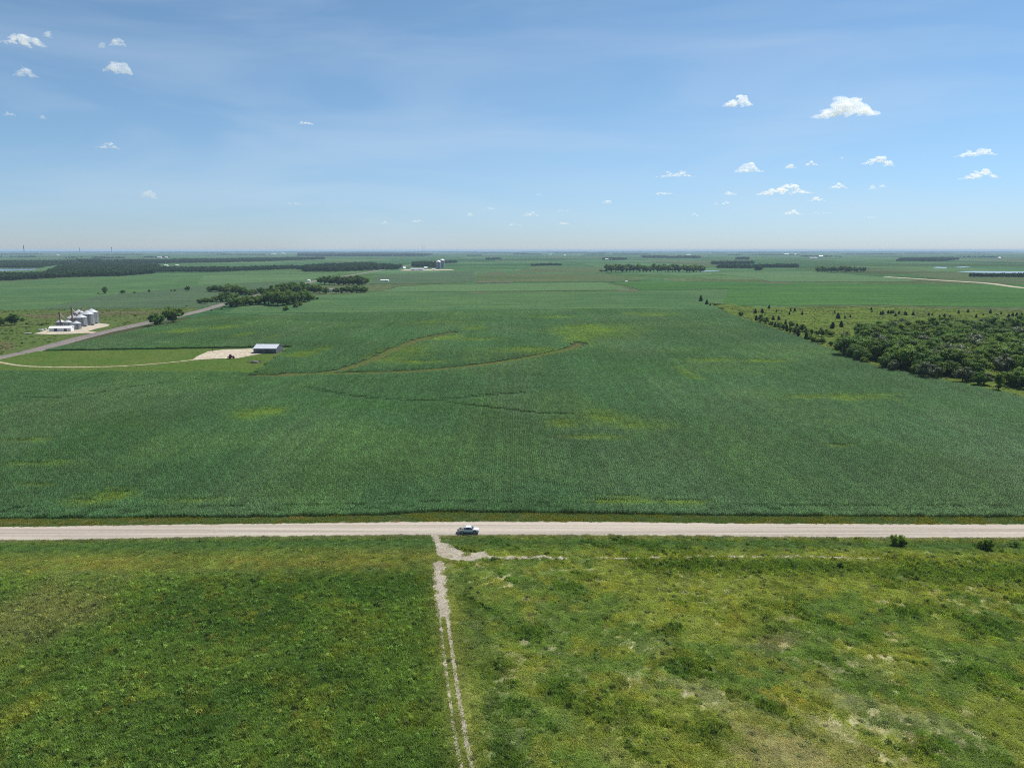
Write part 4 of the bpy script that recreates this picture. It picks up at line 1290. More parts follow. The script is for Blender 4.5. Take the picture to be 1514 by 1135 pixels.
# cedars on the pasture
ced = [(1036, 445.5, 9, 'first of three dark cedars in the crop field corner'), (1045, 450, 7, 'middle of three dark cedars in the crop field corner'), (1050, 452, 4, 'smallest of three dark cedars in the crop field corner'),
       (1117, 463.5, 7, None), (1127, 463, 7, None), (1137, 456.3, 5.5, None), (1148, 461.5, 3.5, None), (1167, 465.5, 4.5, None), (1169, 460.5, 4.5, None), (1175, 460.5, 5.5, None), (1186, 465.8, 5, None),
       (1143, 473.5, 7, None), (1151, 473.5, 7, None), (1234, 463.5, 4.5, None), (1249, 471.5, 5, None), (1257, 469.5, 4.5, None), (1239, 471.5, 9, None), (1231, 486, 10, None), (1243.5, 484, 10, None), (1288, 459, 5, None), (1289, 462, 3.5, None),
       (1302, 466, 6, None), (1305, 465.5, 6, None), (1313, 464, 5.5, None), (1317, 464, 5.5, None), (1320, 463.5, 5, None), (1324, 468, 5, None), (1329, 464.5, 5, None), (1338, 466, 6, None), (1340, 466.5, 5, None), (1350, 466.5, 6, None),
       (1373, 467, 4.5, None), (1378, 466.5, 4, None), (1396, 470.5, 7, None), (1404, 471.5, 6, None), (1417, 463.5, 5, None), (1431, 462.5, 5.5, None), (1443, 470, 6, None), (1454, 466.5, 3, None), (1464, 463.8, 7, None), (1473, 473, 9, None), (1480, 464.8, 4, None), (1491, 471, 7, None), (1497, 468, 6, None), (1503, 467.5, 6, None), (1510, 468.5, 6, None), (1501, 475, 5, None), (1389, 471.5, 6, None),
       (1380, 479, 9, None), (1386, 481, 8, None), (1398, 482, 8, None), (1410, 480, 7, None), (1420, 482, 8, None), (1430, 480, 7, None), (1438, 481, 8, None), (1452, 481, 8, None), (1462, 479, 7, None), (1483, 477, 5, None)]
for i, (u, v, h, lab) in enumerate(ced):
    if lab is None:
        lab = ('taller' if h > 5.2 else 'shorter') + ' dark cedar at the left end of the olive pasture, ' + ('front' if v > 462 else 'back') + ' line' if u < 1200 else ('dark cedar by the left tip of the woods' if u < 1262 else ('dark cedar in the thick line right behind the woods' if v > 477 else '%s dark cedar on the open pasture behind the %s' % ('larger' if h > 5.2 else 'smaller', 'left half of the woods' if u < 1365 else ('middle of the woods' if u < 1435 else 'right end of the woods'))))
    treepx('cedar', u, v, h, lab, 'dark cedars dotting the pasture', 1.25)

# --- bushes beside the near gravel road
treepx('bush', 1322, 807, 19, 'left lobe bush by the gravel road, standing against its twin', None, 0.75, z=0.05)
treepx('bush', 1333, 807.5, 18, 'right lobe bush by the gravel road, standing against its twin', None, 0.75, z=0.05)
treepx('bush', 1461, 814, 20, 'taller loose bush by the gravel road near the right edge', None, 0.7, z=0.05)
treepx('bush', 1450, 812, 13, 'low bush leaning against the taller one near the right edge', None, 0.9, z=0.05)
treepx('darkbush', 1242, 842, 12, 'small dark bush in the lush bank right of the middle', None, 0.8, z=0.3)
treepx('darkbush', 1106, 808, 6, 'tiny dark bush in the ditch of the gravel road', None, 1.0, z=0.05)
treepx('darkbush', 1500, 810, 10, 'flat dark bush in the ditch at the right edge', None, 1.6, z=0.05)
treepx('darkbush', 1370, 892, 7, 'small dark bush alone on the right meadow slope', None, 1.0, z=0.3)

# --- wind-breaks far off, their trees still told apart
for i in range(27):
    u = 899 + i * 5.25 + wr.uniform(-1, 1)
    treepx('tree', u, 402.6 + wr.uniform(-0.6, 0.3), wr.uniform(10, 13), 'tree in the %s of the long straight windbreak beyond the pale strip field' % ('left end' if u < 930 else ('left middle' if u < 965 else ('right middle' if u < 1000 else 'right end'))), 'trees of the far straight windbreak', 1.25)
for i in range(15):
    u = 1209 + i * 4.8 + wr.uniform(-1, 1)
    treepx('tree', u, 402.6 + wr.uniform(-0.5, 0.2), wr.uniform(6.5, 10), '%s tree in the %s of the short far windbreak right of the pale field' % ('taller' if i % 3 else 'shorter', 'left half' if i < 7 else 'right half'), 'trees of the short far windbreak', 1.3)

# --- far woods that read as one mass
far_proto = []
for i in range(5):
    cm, cs = crown_mesh('far_tree', M_leafF, 900 + i, ['round', 'wide', 'tall', 'round', 'wide'][i], nclump=9, nleaf=26, leaf=(0.10, 0.17), core=0.85)
    far_proto.append(cm)
def far_wood(name, label, poly, spacing, hmin, hmax, seed, drop=0.0):
    g = np.random.default_rng(seed)
    p = [(q.x, q.y) for q in poly]
    x0, x1 = min(a for a, b in p), max(a for a, b in p); y0, y1 = min(b for a, b in p), max(b for a, b in p)
    X, Y = jgrid(x0, x1 + spacing, y0, y1 + spacing, spacing, g)
    k = in_poly(X, Y, p) & (g.random(len(X)) > drop)
    X, Y = X[k], Y[k]
    n = len(X)
    if n == 0: return
    hh = (hmin + (hmax - hmin) * g.random(n)) * (0.75 + 0.5 * fbm(X / (spacing * 6), Y / (spacing * 6), seed, 2))
    o = scatter(name, np.stack([X, Y, np.zeros(n)], 1), g.random(n) * 6.28, np.stack([hh * 1.15, hh * 1.15, hh], 1), g.integers(0, 5, n), None, far_proto)
    tag(o, label, 'woods', kind='stuff')
    return n
tot = 0
WOODS = [
    ('dense dark wood filling the left edge, front part', [(-200, 417), (0, 415.5), (40, 413.5), (110, 409.6), (180, 408.6), (228, 404.4), (236, 398), (232, 393), (170, 391.5), (110, 391), (84, 399), (66, 407), (0, 408.5), (-200, 409.5)], 11, 12, 17),
    ('dark wood behind the pale lake', [(-200, 396.3), (0, 396.6), (58, 396.6), (80, 393), (110, 389.5), (112, 387), (40, 387.5), (-200, 388)], 16, 12, 17),
    ('small raised block of wood above the left forest', [(114, 389), (150, 389), (150, 386), (116, 386)], 22, 16, 22),
    ('long tree band across the left middle distance', [(232, 402.4), (300, 402.6), (370, 400.5), (430, 398.2), (500, 401.5), (500, 398), (430, 395.3), (340, 398), (232, 397)], 14, 9, 14),
    ('upper tree band behind the pale clearing', [(150, 391), (240, 390), (330, 388.5), (400, 386.5), (480, 383.5), (480, 381.5), (400, 382.5), (260, 385), (150, 386.5)], 26, 11, 17),
    ('wood ending beside the far farm', [(448, 402), (500, 402), (562, 399.5), (590, 398.5), (593, 395), (560, 394.5), (545, 391), (500, 393), (448, 396)], 15, 12, 19),
    ('trees sheltering the far farm with silos', [(610, 395.2), (645, 396), (648, 391.5), (628, 390), (610, 391.5)], 17, 14, 22),
    ('short tree row right of the far silos', [(655, 389.8), (676, 389.4), (676, 387.8), (656, 388)], 22, 12, 17),
    ('long wooded ridge on the horizon left of the middle', [(440, 379), (540, 379.5), (628, 379), (640, 376.5), (560, 374.3), (440, 374.6)], 48, 15, 24),
    ('low hedge in the grey olive field', [(786, 393.6), (830, 392.6), (831, 391.8), (805, 391.5), (786, 392.8)], 13, 6, 11),
    ('low brush beside the left end of the far windbreak', [(886, 401.6), (898, 402), (898, 401), (886, 400.9)], 10, 4, 7),
    ('grove in two layers right of the middle, front layer', [(1060, 397), (1110, 397.2), (1116, 396), (1180, 396), (1178, 393.5), (1130, 394), (1062, 395)], 14, 10, 16),
    ('grove in two layers right of the middle, back layer', [(1050, 391.5), (1115, 391), (1114, 388.8), (1052, 389.3)], 20, 12, 19),
    ('small square clump in front of the two-layer grove', [(1117, 399.8), (1126, 399.8), (1126, 398), (1117, 398)], 12, 16, 20),
    ('tree clump right above the two-layer grove', [(1088, 384), (1107, 384.2), (1107, 382.2), (1088, 382.4)], 30, 14, 22),
    ('tree clump on the far plain left of the windbreak', [(890, 384.8), (927, 384.6), (927, 383), (892, 383)], 28, 10, 18),
    ('tiny row of trees on the far plain near the middle', [(717, 384.5), (741, 384), (741, 382.8), (718, 383.2)], 28, 10, 16),
    ('long grove on the far right plain', [(1325, 386.6), (1395, 386.9), (1418, 384), (1410, 382), (1330, 383.6)], 26, 12, 20),
    ('dark wood beside the right pond', [(1432, 409.8), (1490, 410.3), (1620, 411), (1620, 408), (1490, 407.6), (1434, 408.5)], 11, 9, 13),
    ('scrub wood edge left of the far road', [(950, 381.5), (1035, 382), (1035, 380.5), (950, 380.3)], 30, 9, 15),
]
WOODS2 = [(950, 1000, 379.5), (1000, 1035, 380), (1080, 1180, 377.5), (690, 712, 378.5), (760, 800, 376.3), (860, 895, 377), (910, 960, 376), (1190, 1300, 380), (1430, 1514, 381), (1250, 1330, 376.5), (0, 80, 376.5), (90, 210, 377), (230, 330, 375), (320, 480, 377), (560, 640, 374.5), (0, 200, 373.8), (250, 500, 373.4), (520, 760, 373.2), (780, 1000, 373.4), (1000, 1250, 373.2), (1240, 1514, 373.6), (680, 780, 374.6), (1060, 1200, 375), (1350, 1460, 375.4), (820, 900, 374.8), (-60, 60, 380.5), (100, 180, 382), (210, 260, 381), (-100, 1614, 372.4), (-100, 700, 372.9), (1120, 1500, 372.8)]
for i, (lab, pp, spc, h0, h1) in enumerate(WOODS):
    n = far_wood('distant_woods', lab, px(*pp), spc, h0, h1, 40 + i); tot += n or 0
wr2 = random.Random(21)
pos_all = []; h_all = []
for i, (u0, u1, v) in enumerate(WOODS2):
    p0, p1 = P(u0, v), P(u1, v)
    dist = p0.y; sp = max(14, dist / 900)
    L = p1.x - p0.x
    rows_ = 2 if dist < 12000 else 3
    for r_ in range(rows_):
        n = int(L / sp)
        for k in range(n):
            x = p0.x + L * (k + wr2.random()) / n
            if vnoise(np.array([x / (dist * 0.022)]), np.array([i * 7.3]), 4)[0] < (0.22 if v < 374 else 0.36): continue
            pos_all.append((x, p0.y + r_ * dist * 0.012 + wr2.uniform(-1, 1) * dist * 0.01, 0)); h_all.append(wr2.uniform(9, 16) * (1 + dist / 26000))
h_all = np.array(h_all)
n = len(pos_all)
o = scatter('distant_treelines', np.array(pos_all), rng.random(n) * 6.28, np.stack([h_all * 1.5, h_all * 1.5, h_all], 1), rng.integers(0, 5, n), None, far_proto)
tag(o, 'thin dark tree lines along the hazy horizon', 'tree lines', kind='stuff')
print('far trees', tot, n)

# ================================================================== BUILT THINGS
M_galv, t_, b_ = new_mat('galvanised_steel')
tc_ = ND(t_, 'ShaderNodeTexCoord')
f_ = noise(t_, 0.35, tc_.outputs['Object'], 5, 0.6)
t_.links.new(ramp(t_, f_, [(0.3, (0.22, 0.235, 0.25)), (0.7, (0.31, 0.325, 0.34))]), b_.inputs['Base Color'])
b_.inputs['Metallic'].default_value = 0.35; b_.inputs['Roughness'].default_value = 0.5
M_roofmetal = simple('bright_steel_roof', (0.48, 0.49, 0.51), 0.45, 0.2, var=0.05)
M_white = simple('white_paint', (0.78, 0.78, 0.77), 0.5, var=0.04)
M_offwhite = simple('weathered_white_siding', (0.66, 0.65, 0.62), 0.7, var=0.08)
M_rust = simple('rusty_brown_steel', (0.20, 0.13, 0.11), 0.8, var=0.2, scale=1.5)
M_darkmetal = simple('dark_steel', (0.06, 0.06, 0.065), 0.6, var=0.2)
M_concrete = simple('concrete_footing', (0.45, 0.43, 0.40), 0.9, var=0.1)
M_bluegrey = simple('pale_grey_metal_roofing', (0.52, 0.54, 0.58), 0.45, 0.25, var=0.05)
M_darkwall = simple('dark_grey_siding', (0.085, 0.095, 0.115), 0.6, var=0.15)
M_black = simple('black_rubber', (0.02, 0.02, 0.02), 0.85, var=0.2)
M_red = simple('dull_red_paint', (0.20, 0.035, 0.03), 0.5, var=0.2)
M_wood = simple('grey_old_timber', (0.16, 0.13, 0.10), 0.9, var=0.3, scale=2)
M_glass, t_, b_ = new_mat('dark_glass')
b_.inputs['Base Color'].default_value = (0.015, 0.02, 0.03, 1); b_.inputs['Roughness'].default_value = 0.08
M_shingle = simple('grey_shingles', (0.22, 0.21, 0.20), 0.9, var=0.15, scale=1.0)

# --- grain bins
def grain_bin(u, v, dia, eave, label, hopper=False, bright=False, loc=None):
    p = Vector(loc) if loc else P(u, v)
    e = empty('grain_bin', (p.x, p.y, 0.62))
    tag(e, label, 'grain bin', 'steel grain bins on the gravel pad')
    r = dia / 2
    b = MB(); b.lathe([(r + 0.25, 0), (r + 0.25, 0.35)], 32); b.build('footing', M_concrete, e)
    # corrugated wall: rings stand in and out
    prof = []
    n = max(8, int(eave / 0.45))
    for i in range(n + 1):
        z = 0.35 + (eave - 0.35) * i / n
        prof.append((r, z)); 
        if i < n: prof.append((r + 0.06, z + (eave - 0.35) / n * 0.5))
    b = MB(); b.lathe(prof, 40); wl = b.build('wall', M_galv, e)
    b = MB()
    for k in range(20):        # outside stiffeners
        a = 2 * math.pi * k / 20
        x, y = math.cos(a) * (r + 0.1), math.sin(a) * (r + 0.1)
        b.bar((x, y, 0.36), (x, y, eave - 0.05), 0.09)
    b.build('stiffeners', M_galv, wl)
    rise = r * 0.58
    b = MB(); b.lathe([(r + 0.28, eave - 0.1), (r + 0.3, eave), (0.55, eave + rise), (0.5, eave + rise + 0.05)], 40)
    rf = b.build('roof', M_roofmetal, e)
    b = MB()
    for k in range(20):
        a = 2 * math.pi * (k + 0.5) / 20
        b.bar((math.cos(a) * (r + 0.2), math.sin(a) * (r + 0.2), eave + 0.06), (math.cos(a) * 0.6, math.sin(a) * 0.6, eave + rise + 0.02), 0.1)
    b.build('roof_ribs', M_roofmetal, rf)
    b = MB(); b.lathe([(0.6, eave + rise - 0.05), (0.6, eave + rise + 0.35), (0.68, eave + rise + 0.36), (0.1, eave + rise + 0.62)], 16); b.build('cap', M_galv, e)
    b = MB()
    for s in (-0.22, 0.22): b.bar((s, -r - 0.35, 0.4), (s, -r - 0.35, eave + 0.3), 0.06)
    k = 0.8
    while k < eave: b.bar((-0.22, -r - 0.35, k), (0.22, -r - 0.35, k), 0.05); k += 0.4
    b.build('ladder', M_darkmetal, e).rotation_euler.z = 0.7
    b = MB(); b.box(-0.5, 0.5, -r - 0.22, -r + 0.2, 0.5, 2.3); d = b.build('door', M_galv, e); d.rotation_euler.z = -0.5
    if not hopper:
        b = MB(); b.box(-0.9, 0.9, -r - 1.5, -r - 0.1, 0.0, 1.3); b.lathe([(0.6, -r - 1.55), (0.6, -r - 1.45)], 16, 0, 0, axis='y', z0=0.7)
        f = b.build('fan', M_darkmetal, e); f.rotation_euler.z = 1.1
    return e
S = mpp(120, 482)
grain_bin(131, 481.2, 17.6 * S, 12.0, 'biggest silver grain bin with tall pale cone, front right of the cluster')
grain_bin(137.5, 478.8, 17.0 * S, 12.6, 'big grain bin half hidden behind the biggest one, at the right end')
grain_bin(120.8, 483.2, 15.6 * S, 9.6, 'middle-sized grain bin left of the biggest one')
grain_bin(108.5, 481, 15.5 * S, 7.6, 'wide grain bin behind the small bins, below the tall mast')
grain_bin(118.5, 477.8, 14.5 * S, 11.4, 'grain bin at the back between the biggest and the middle-sized one')
grain_bin(114, 487.6, 11 * S, 6.2, 'small round bin with white cone roof, nearest on the right', True)
grain_bin(101.5, 485.4, 10.4 * S, 5.9, 'small bin with white cone roof, middle of the front three', True)
grain_bin(90.7, 484.4, 11.2 * S, 5.6, 'small bin with white cone roof behind the long white shed', True)
grain_bin(107.3, 489.3, 6.4 * S, 3.9, 'smallest bin with white cap beside the end of the long shed', True)
# --- leg towers and auger
def mast(u, v, hpx, label, nm='grain_elevator_leg'):
    p = P(u, v); h = hpx * mpp(u, v)
    e = empty(nm, (p.x, p.y, 0.6)); tag(e, label, 'grain elevator')
    b = MB()
    b.box(-0.45, 0.05, -0.3, 0.3, 0, h); b.box(0.35, 0.8, -0.3, 0.3, 0, h); b.build('leg_casing', M_rust, e)
    b = MB()
    z = 1.5
    while z < h - 1: b.bar((0.05, 0, z), (0.35, 0, z + 0.9), 0.1); z += 1.8
    b.build('bracing', M_rust, e)
    b = MB(); b.box(-0.7, 1.1, -0.5, 0.5, h, h + 1.2); b.box(-0.3, 0.7, -0.3, 0.3, h + 1.2, h + 1.7); b.build('head', M_rust, e)
    b = MB(); b.box(-0.9, 1.3, -0.7, 0.7, 0, 1.4); b.build('boot', M_darkmetal, e)
    return e, h
m1, h1 = mast(108.3, 484.5, 28, 'tall rusty elevator leg rising above the middle bins')
for dx, dy in ((-9, -4), (9, -5), (-2, 11)):
    b = MB(); b.bar((0, 0, h1 * 0.95), (dx * 1.2, dy * 1.2, 0.2), 0.05, n=3); b.build('guy_wire', M_darkmetal, m1)
b = MB(); b.bar((0.5, 0, h1), (8.5, 1.5, h1 - 9.5), 0.26, n=6); b.build('spout', M_galv, m1)
m2, h2 = mast(90, 485.5, 21.5, 'shorter dark elevator leg left of the tall one, above the white shed')
b = MB(); b.bar((0.5, 0, h2), (7.2, 0.4, 7.4), 0.22, n=6); b.build('spout', M_galv, m2)
pa, pb = P(98, 484.5), P(128.5, 481.2)
e = empty('auger_conveyor', (pa.x, pa.y, 0.62)); tag(e, 'long sloping auger conveyor rising over the bins to the biggest cone', 'conveyor')
d = pb - pa
b = MB(); b.bar((0, 1.2, 6.0), (d.x, d.y + 1.2, 18.4), 0.6, n=8); b.build('tube', M_rust, e)
b = MB()
for k, x in ((0.35, 0), (0.7, 0)):
    for s in (-1.2, 1.2): b.bar((d.x * k, d.y * k + 1.2 + s, 0), (d.x * k, d.y * k + 1.2, 6.0 + 12.4 * k), 0.14)
b.build('supports', M_rust, e)
b = MB(); b.box(-0.8, 0.8, 0.4, 2.0, 0, 1.5); b.box(-.3, .3, .9, 1.5, 1.5, 6.0); b.build('hopper', M_darkmetal, e)

# --- long white shed beside the bins
def gable_building(name, cat, loc, rz, L, W, hw, rise, wallm, roofm, label, doors=(), windows=(), over=0.35, chimney=False, group=None):
    """length along local x, front is local -y; doors/windows: (x centre, width, height, sill)"""
    e = empty(name, loc, rz); tag(e, label, cat, group)
    b = MB()
    prof = [(-W / 2, 0), (W / 2, 0), (W / 2, hw), (0, hw + rise), (-W / 2, hw)]
    n = len(prof)
    v = [(-L / 2, y, z) for y, z in prof] + [(L / 2, y, z) for y, z in prof]
    f = [(i, (i + 1) % n, n + (i + 1) % n, n + i) for i in range(n)] + [tuple(range(n - 1, -1, -1)), tuple(range(n, 2 * n))]
    b.add(v, f); b.build('wall', wallm, e)
    b = MB()
    t = 0.12
    sl = rise / (W / 2)
    for s in (-1, 1):
        y0, z0 = s * (W / 2 + over), hw - sl * over + 0.02
        v = [(-L / 2 - over, y0, z0), (L / 2 + over, y0, z0), (L / 2 + over, 0, hw + rise + 0.02), (-L / 2 - over, 0, hw + rise + 0.02)]
        v += [(a, c, d + t) for a, c, d in v]
        b.add(v, [(0, 1, 2, 3), (4, 7, 6, 5), (0, 4, 5, 1), (1, 5, 6, 2), (2, 6, 7, 3), (3, 7, 4, 0)])
    rf = b.build('roof', roofm, e)
    if L > 8:
        b = MB()
        k = -L / 2
        while k <= L / 2 + 0.01:
            for s in (-1, 1): b.bar((k, s * (W / 2 + over), hw - sl * over + 0.17), (k, s * 0.05, hw + rise + 0.15), 0.07)
            k += 1.8
        b.build('roof_ribs', roofm, rf)
    if chimney:
        b = MB(); b.box(L * .2, L * .2 + .7, .3, 1.0, hw + rise * .5, hw + rise + 1.0); b.build('chimney', M_concrete, rf)
    for (x, wd, hh, sill) in doors:
        b = MB(); b.box(x - wd / 2, x + wd / 2, -W / 2 - 0.06, -W / 2 + 0.05, sill, sill + hh); dd = b.build('door', M_darkwall if wallm is not M_darkwall else M_darkmetal, e)
        b = MB(); b.box(x - wd / 2 - 0.12, x + wd / 2 + 0.12, -W / 2 - 0.1, -W / 2 - 0.0, sill + hh, sill + hh + 0.15); b.build('rail', M_darkmetal, dd)
    for (x, wd, hh, sill) in windows:
        b = MB(); b.box(x - wd / 2 - 0.08, x + wd / 2 + 0.08, -W / 2 - 0.05, -W / 2 + 0.02, sill - 0.08, sill + hh + 0.08); fr = b.build('window', M_white, e)
        b = MB(); b.box(x - wd / 2, x + wd / 2, -W / 2 - 0.07, -W / 2 - 0.02, sill, sill + hh); b.build('pane', M_glass, fr)
    return e
p = P(88.5, 490.8)
gable_building('storage_shed', 'shed', (p.x, p.y + 3, 0.62), 0.12, 28 * S, 6.2, 3.4, 1.5, M_offwhite, M_white, 'long low white storage shed in front of the grain bins', doors=((-4, 3, 2.7, 0), (5, 2.4, 2.4, 0)))
def tank(u, v, L, r, label):
    p = P(u, v); e = empty('fuel_tank', (p.x, p.y, 0.45), 0.15); tag(e, label, 'tank')
    b = MB(); b.lathe([(r * .2, -L / 2 - r * .35), (r * .75, -L / 2 - r * .2), (r, -L / 2), (r, L / 2), (r * .75, L / 2 + r * .2), (r * .2, L / 2 + r * .35)], 20, axis='x', z0=r + 0.5); b.build('vessel', M_white, e, smooth=True)
    for s in (-1, 1):
        b = MB(); b.box(s * L * .3 - .2, s * L * .3 + .2, -r * .8, r * .8, 0, 0.75); b.build('saddle', M_concrete, e)
    b = MB(); b.lathe([(0.25, 2 * r + 0.45), (0.25, 2 * r + 0.8)], 10); b.build('valve', M_darkmetal, e)
tank(60.8, 490.2, 4.0, 0.75, 'white fuel tank lying on the left end of the gravel pad')
tank(66.4, 488.4, 2.8, 0.6, 'smaller white tank right of and behind the other tank')
p = P(41.5, 494.5); e = empty('flatbed_trailer', (p.x, p.y, 0.36), 0.25); tag(e, 'low whitish flatbed trailer standing in the meadow left of the pad', 'trailer')
b = MB(); b.box(-3, 3, -1.1, 1.1, 0.8, 0.98); b.build('bed', M_offwhite, e)
b = MB(); b.bar((3, 0, 0.8), (4.6, 0, 0.5), 0.14); b.build('tongue', M_darkmetal, e)
for x in (-1, 0.2):
    for y in (-1.0, 1.0):
        b = MB(); b.lathe([(0.38, -0.12), (0.38, 0.12)], 14, x, y, axis='y', z0=0.4); b.build('wheel', M_black, e)

# --- farmyard shed with its lean-to, tractor, junk
SY = mpp(390, 520)
p = P(382.5, 523.3)
e = gable_building('pole_shed', 'shed', (p.x + 5.2, p.y + 7.5, 0.66), -0.03, 33 * SY, 15.5, 3.7, 2.4, M_darkwall, M_bluegrey, 'dark walled pole shed with pale metal roof in the farmyard', doors=((-4.5, 4.2, 3.2, 0), (1.5, 3.2, 2.9, 0)), windows=((6.5, 1.2, 0.9, 1.6),))
p2 = P(401, 520.3)
gable_building('lean_to_shed', 'shed', (p2.x + 0.5, p2.y - 1.0, 0.66), -0.03, 7.6, 4.0, 2.2, 0.7, M_darkwall, M_bluegrey, 'small low dark shed beside the right end of the pole shed', doors=((1.5, 2.0, 1.8, 0),))
def utility_trailer(u, v, rz, L, label):
    p = P(u, v); e = empty('utility_trailer', (p.x, p.y, 0.6), rz); tag(e, label, 'trailer')
    b = MB(); b.box(-L / 2, L / 2, -0.9, 0.9, 0.55, 0.65); b.build('bed', M_offwhite, e)
    for s in (-1, 1):
        b = MB(); b.box(-L / 2, L / 2, s * 0.9 - 0.03, s * 0.9 + 0.03, 0.651, 1.5); b.build('side_panel', M_white, e)
    for s in (-1, 1):
        b = MB(); b.lathe([(0.33, -0.1), (0.33, 0.1)], 14, 0, s * 1.05, axis='y', z0=0.33); b.build('wheel', M_black, e)
    b = MB(); b.bar((L / 2, 0, 0.55), (L / 2 + 1.3, 0, 0.4), 0.1); b.build('tongue', M_darkmetal, e)
utility_trailer(394, 522.6, 0.75, 3.8, 'white trailer parked at the near corner of the pole shed')
utility_trailer(411, 519.2, 0.6, 3.2, 'white trailer at the right end of the gravel yard')
# tractor
p = P(342, 531); e = empty('farm_tractor', (p.x, p.y, 0.68), 0.08); tag(e, 'dark red farm tractor parked on the gravel yard', 'tractor')
b = MB(); b.box(-0.2, 2.3, -0.42, 0.42, 0.75, 1.0); b.build('chassis', M_darkmetal, e)
b = MB(); b.prism([(0.25, 1.0), (2.35, 1.0), (2.4, 1.55), (2.2, 1.75), (0.25, 1.9)], -0.42, 0.42); b.build('hood', M_red, e, bevel=0.06)
b = MB(); b.prism([(-1.25, 1.2), (0.25, 1.2), (0.35, 2.0), (0.1, 2.75), (-1.1, 2.75), (-1.3, 2.0)], -0.7, 0.7); cb = b.build('cab', M_glass, e)
b = MB(); b.box(-1.3, 0.25, -0.8, 0.8, 2.75, 2.92); b.build('cab_roof', M_red, e, bevel=0.04)
b = MB()
for x, y in ((-1.12, -.68), (-1.12, .68), (0.15, -.68), (0.15, .68)): b.bar((x * 1.06, y, 1.2), (x, y, 2.76), 0.09)
b.build('cab_frame', M_red, cb)
for s in (-1, 1):
    b = MB(); b.lathe([(0.5, -0.26), (0.9, -0.25), (0.95, 0), (0.9, 0.25), (0.5, 0.26)], 24, -0.7, s * 1.05, axis='y', z0=0.95); wv = b.build('rear_wheel', M_black, e)
    b = MB(); b.lathe([(0.45, -0.28), (0.45, 0.28)], 16, -0.7, s * 1.05, axis='y', z0=0.95); b.build('rim', M_red, wv)
    b = MB(); b.lathe([(0.3, -0.18), (0.55, -0.17), (0.58, 0), (0.55, 0.17), (0.3, 0.18)], 20, 1.75, s * 0.85, axis='y', z0=0.58); wv = b.build('front_wheel', M_black, e)
    b = MB(); b.lathe([(0.27, -0.2), (0.27, 0.2)], 14, 1.75, s * 0.85, axis='y', z0=0.58); b.build('rim', M_red, wv)
    b = MB(); b.prism([(-1.65, 1.6), (-0.7, 2.0), (0.1, 1.55), (0.0, 1.5), (-0.7, 1.9), (-1.6, 1.5)], s * 1.05 - 0.3, s * 1.05 + 0.3); b.build('fender', M_red, e)
b = MB(); b.bar((1.4, 0.25, 1.8), (1.4, 0.25, 2.7), 0.09, n=8); b.build('exhaust', M_darkmetal, e)
b = MB(); b.box(-2.6, -1.3, -1.0, 1.0, 0.55, 1.15); b.bar((-1.3, 0, 0.8), (-0.6, 0, 0.9), 0.2); b.build('rear_implement', M_darkmetal, e)
# junk heap
p = P(377, 537); e = empty('scrap_heap', (p.x, p.y, 0.5)); tag(e, 'grey heap of old boards and scrap on the yard grass', 'scrap heap')
jr = random.Random(3)
for k in range(16):
    b = MB(); L = jr.uniform(2.0, 5.0); a = jr.uniform(-0.5, 0.5)
    x, y, z = jr.uniform(-4.5, 4.5), jr.uniform(-3, 3), 0.1 + jr.random() * 0.7
    b.bar((x - math.cos(a) * L / 2, y - math.sin(a) * L / 2, z), (x + math.cos(a) * L / 2, y + math.sin(a) * L / 2, z + jr.uniform(-.2, .5)), 0.32, 0.14); b.build('board', M_wood, e)
b = MB(); b.prism([(-3, 0), (3, 0), (1.8, 0.9), (-1.2, 1.2)], -1.8, 1.8); b.build('rubble', M_darkwall, e, bevel=0.1)
p = P(314.5, 519.8); e = empty('fuel_barrel', (p.x, p.y, 0.66)); tag(e, 'small dark barrel at the back edge of the gravel yard', 'barrel')
b = MB(); b.lathe([(0.5, 0), (0.5, 0.5), (0.54, 0.55), (0.5, 0.6), (0.5, 1.1), (0.54, 1.15), (0.5, 1.2), (0.5, 1.6)], 18); b.build('drum', M_darkmetal, e)
b = MB(); b.lathe([(0.12, 1.6), (0.12, 1.72)], 10, 0.25, 0); b.build('bung', M_rust, e)

# --- farmhouse in the grove, trailer shed, far farm
p = P(489, 431.5); gable_building('farmhouse', 'house', (p.x, p.y, 0.2), 0.1, 13, 8, 4.5, 2.6, M_white, M_shingle, 'white farmhouse half hidden between the grove trees', doors=((0, 1.1, 2.1, 0),), windows=((-4, 1.2, 1.4, 1.2), (4, 1.2, 1.4, 1.2)), chimney=True)
p = P(569, 416.2); gable_building('machine_shed', 'shed', (p.x, p.y, 0.3), -0.1, 21, 7, 3.2, 1.4, M_offwhite, M_white, 'small white shed alone in the fields left of the middle', doors=((4, 3, 2.6, 0),))
s_ = mpp(618, 399)
p = P(616.5, 399.6); gable_building('long_barn', 'barn', (p.x, p.y + 6, 0.2), 0.0, 19 * s_, 16, 5, 3.5, M_bluegrey, M_roofmetal, 'long pale barn with metal roof at the far farm', doors=((-15, 5, 4, 0), (12, 5, 4, 0)))
p = P(629, 398); gable_building('white_barn', 'barn', (p.x, p.y + 8, 0.2), 0.3, 5 * s_, 10, 6, 3.5, M_white, M_white, 'white barn at the right end of the long pale barn', doors=((0, 4, 4, 0),))
p = P(597.5, 398.4); gable_building('white_house', 'house', (p.x, p.y + 4, 0.2), 0.5, 3.6 * s_, 9, 6, 4.5, M_white, M_white, 'white gabled building left of the long pale barn', doors=((0, 2, 3, 0),), windows=((4, 1.5, 1.5, 2),))
p = P(641, 399); gable_building('machine_shed', 'shed', (p.x, p.y, 0.2), 0.0, 5 * s_, 8, 3.4, 1.6, M_offwhite, M_offwhite, 'low pale shed between the white barn and the far silos', doors=((0, 4, 2.8, 0),))
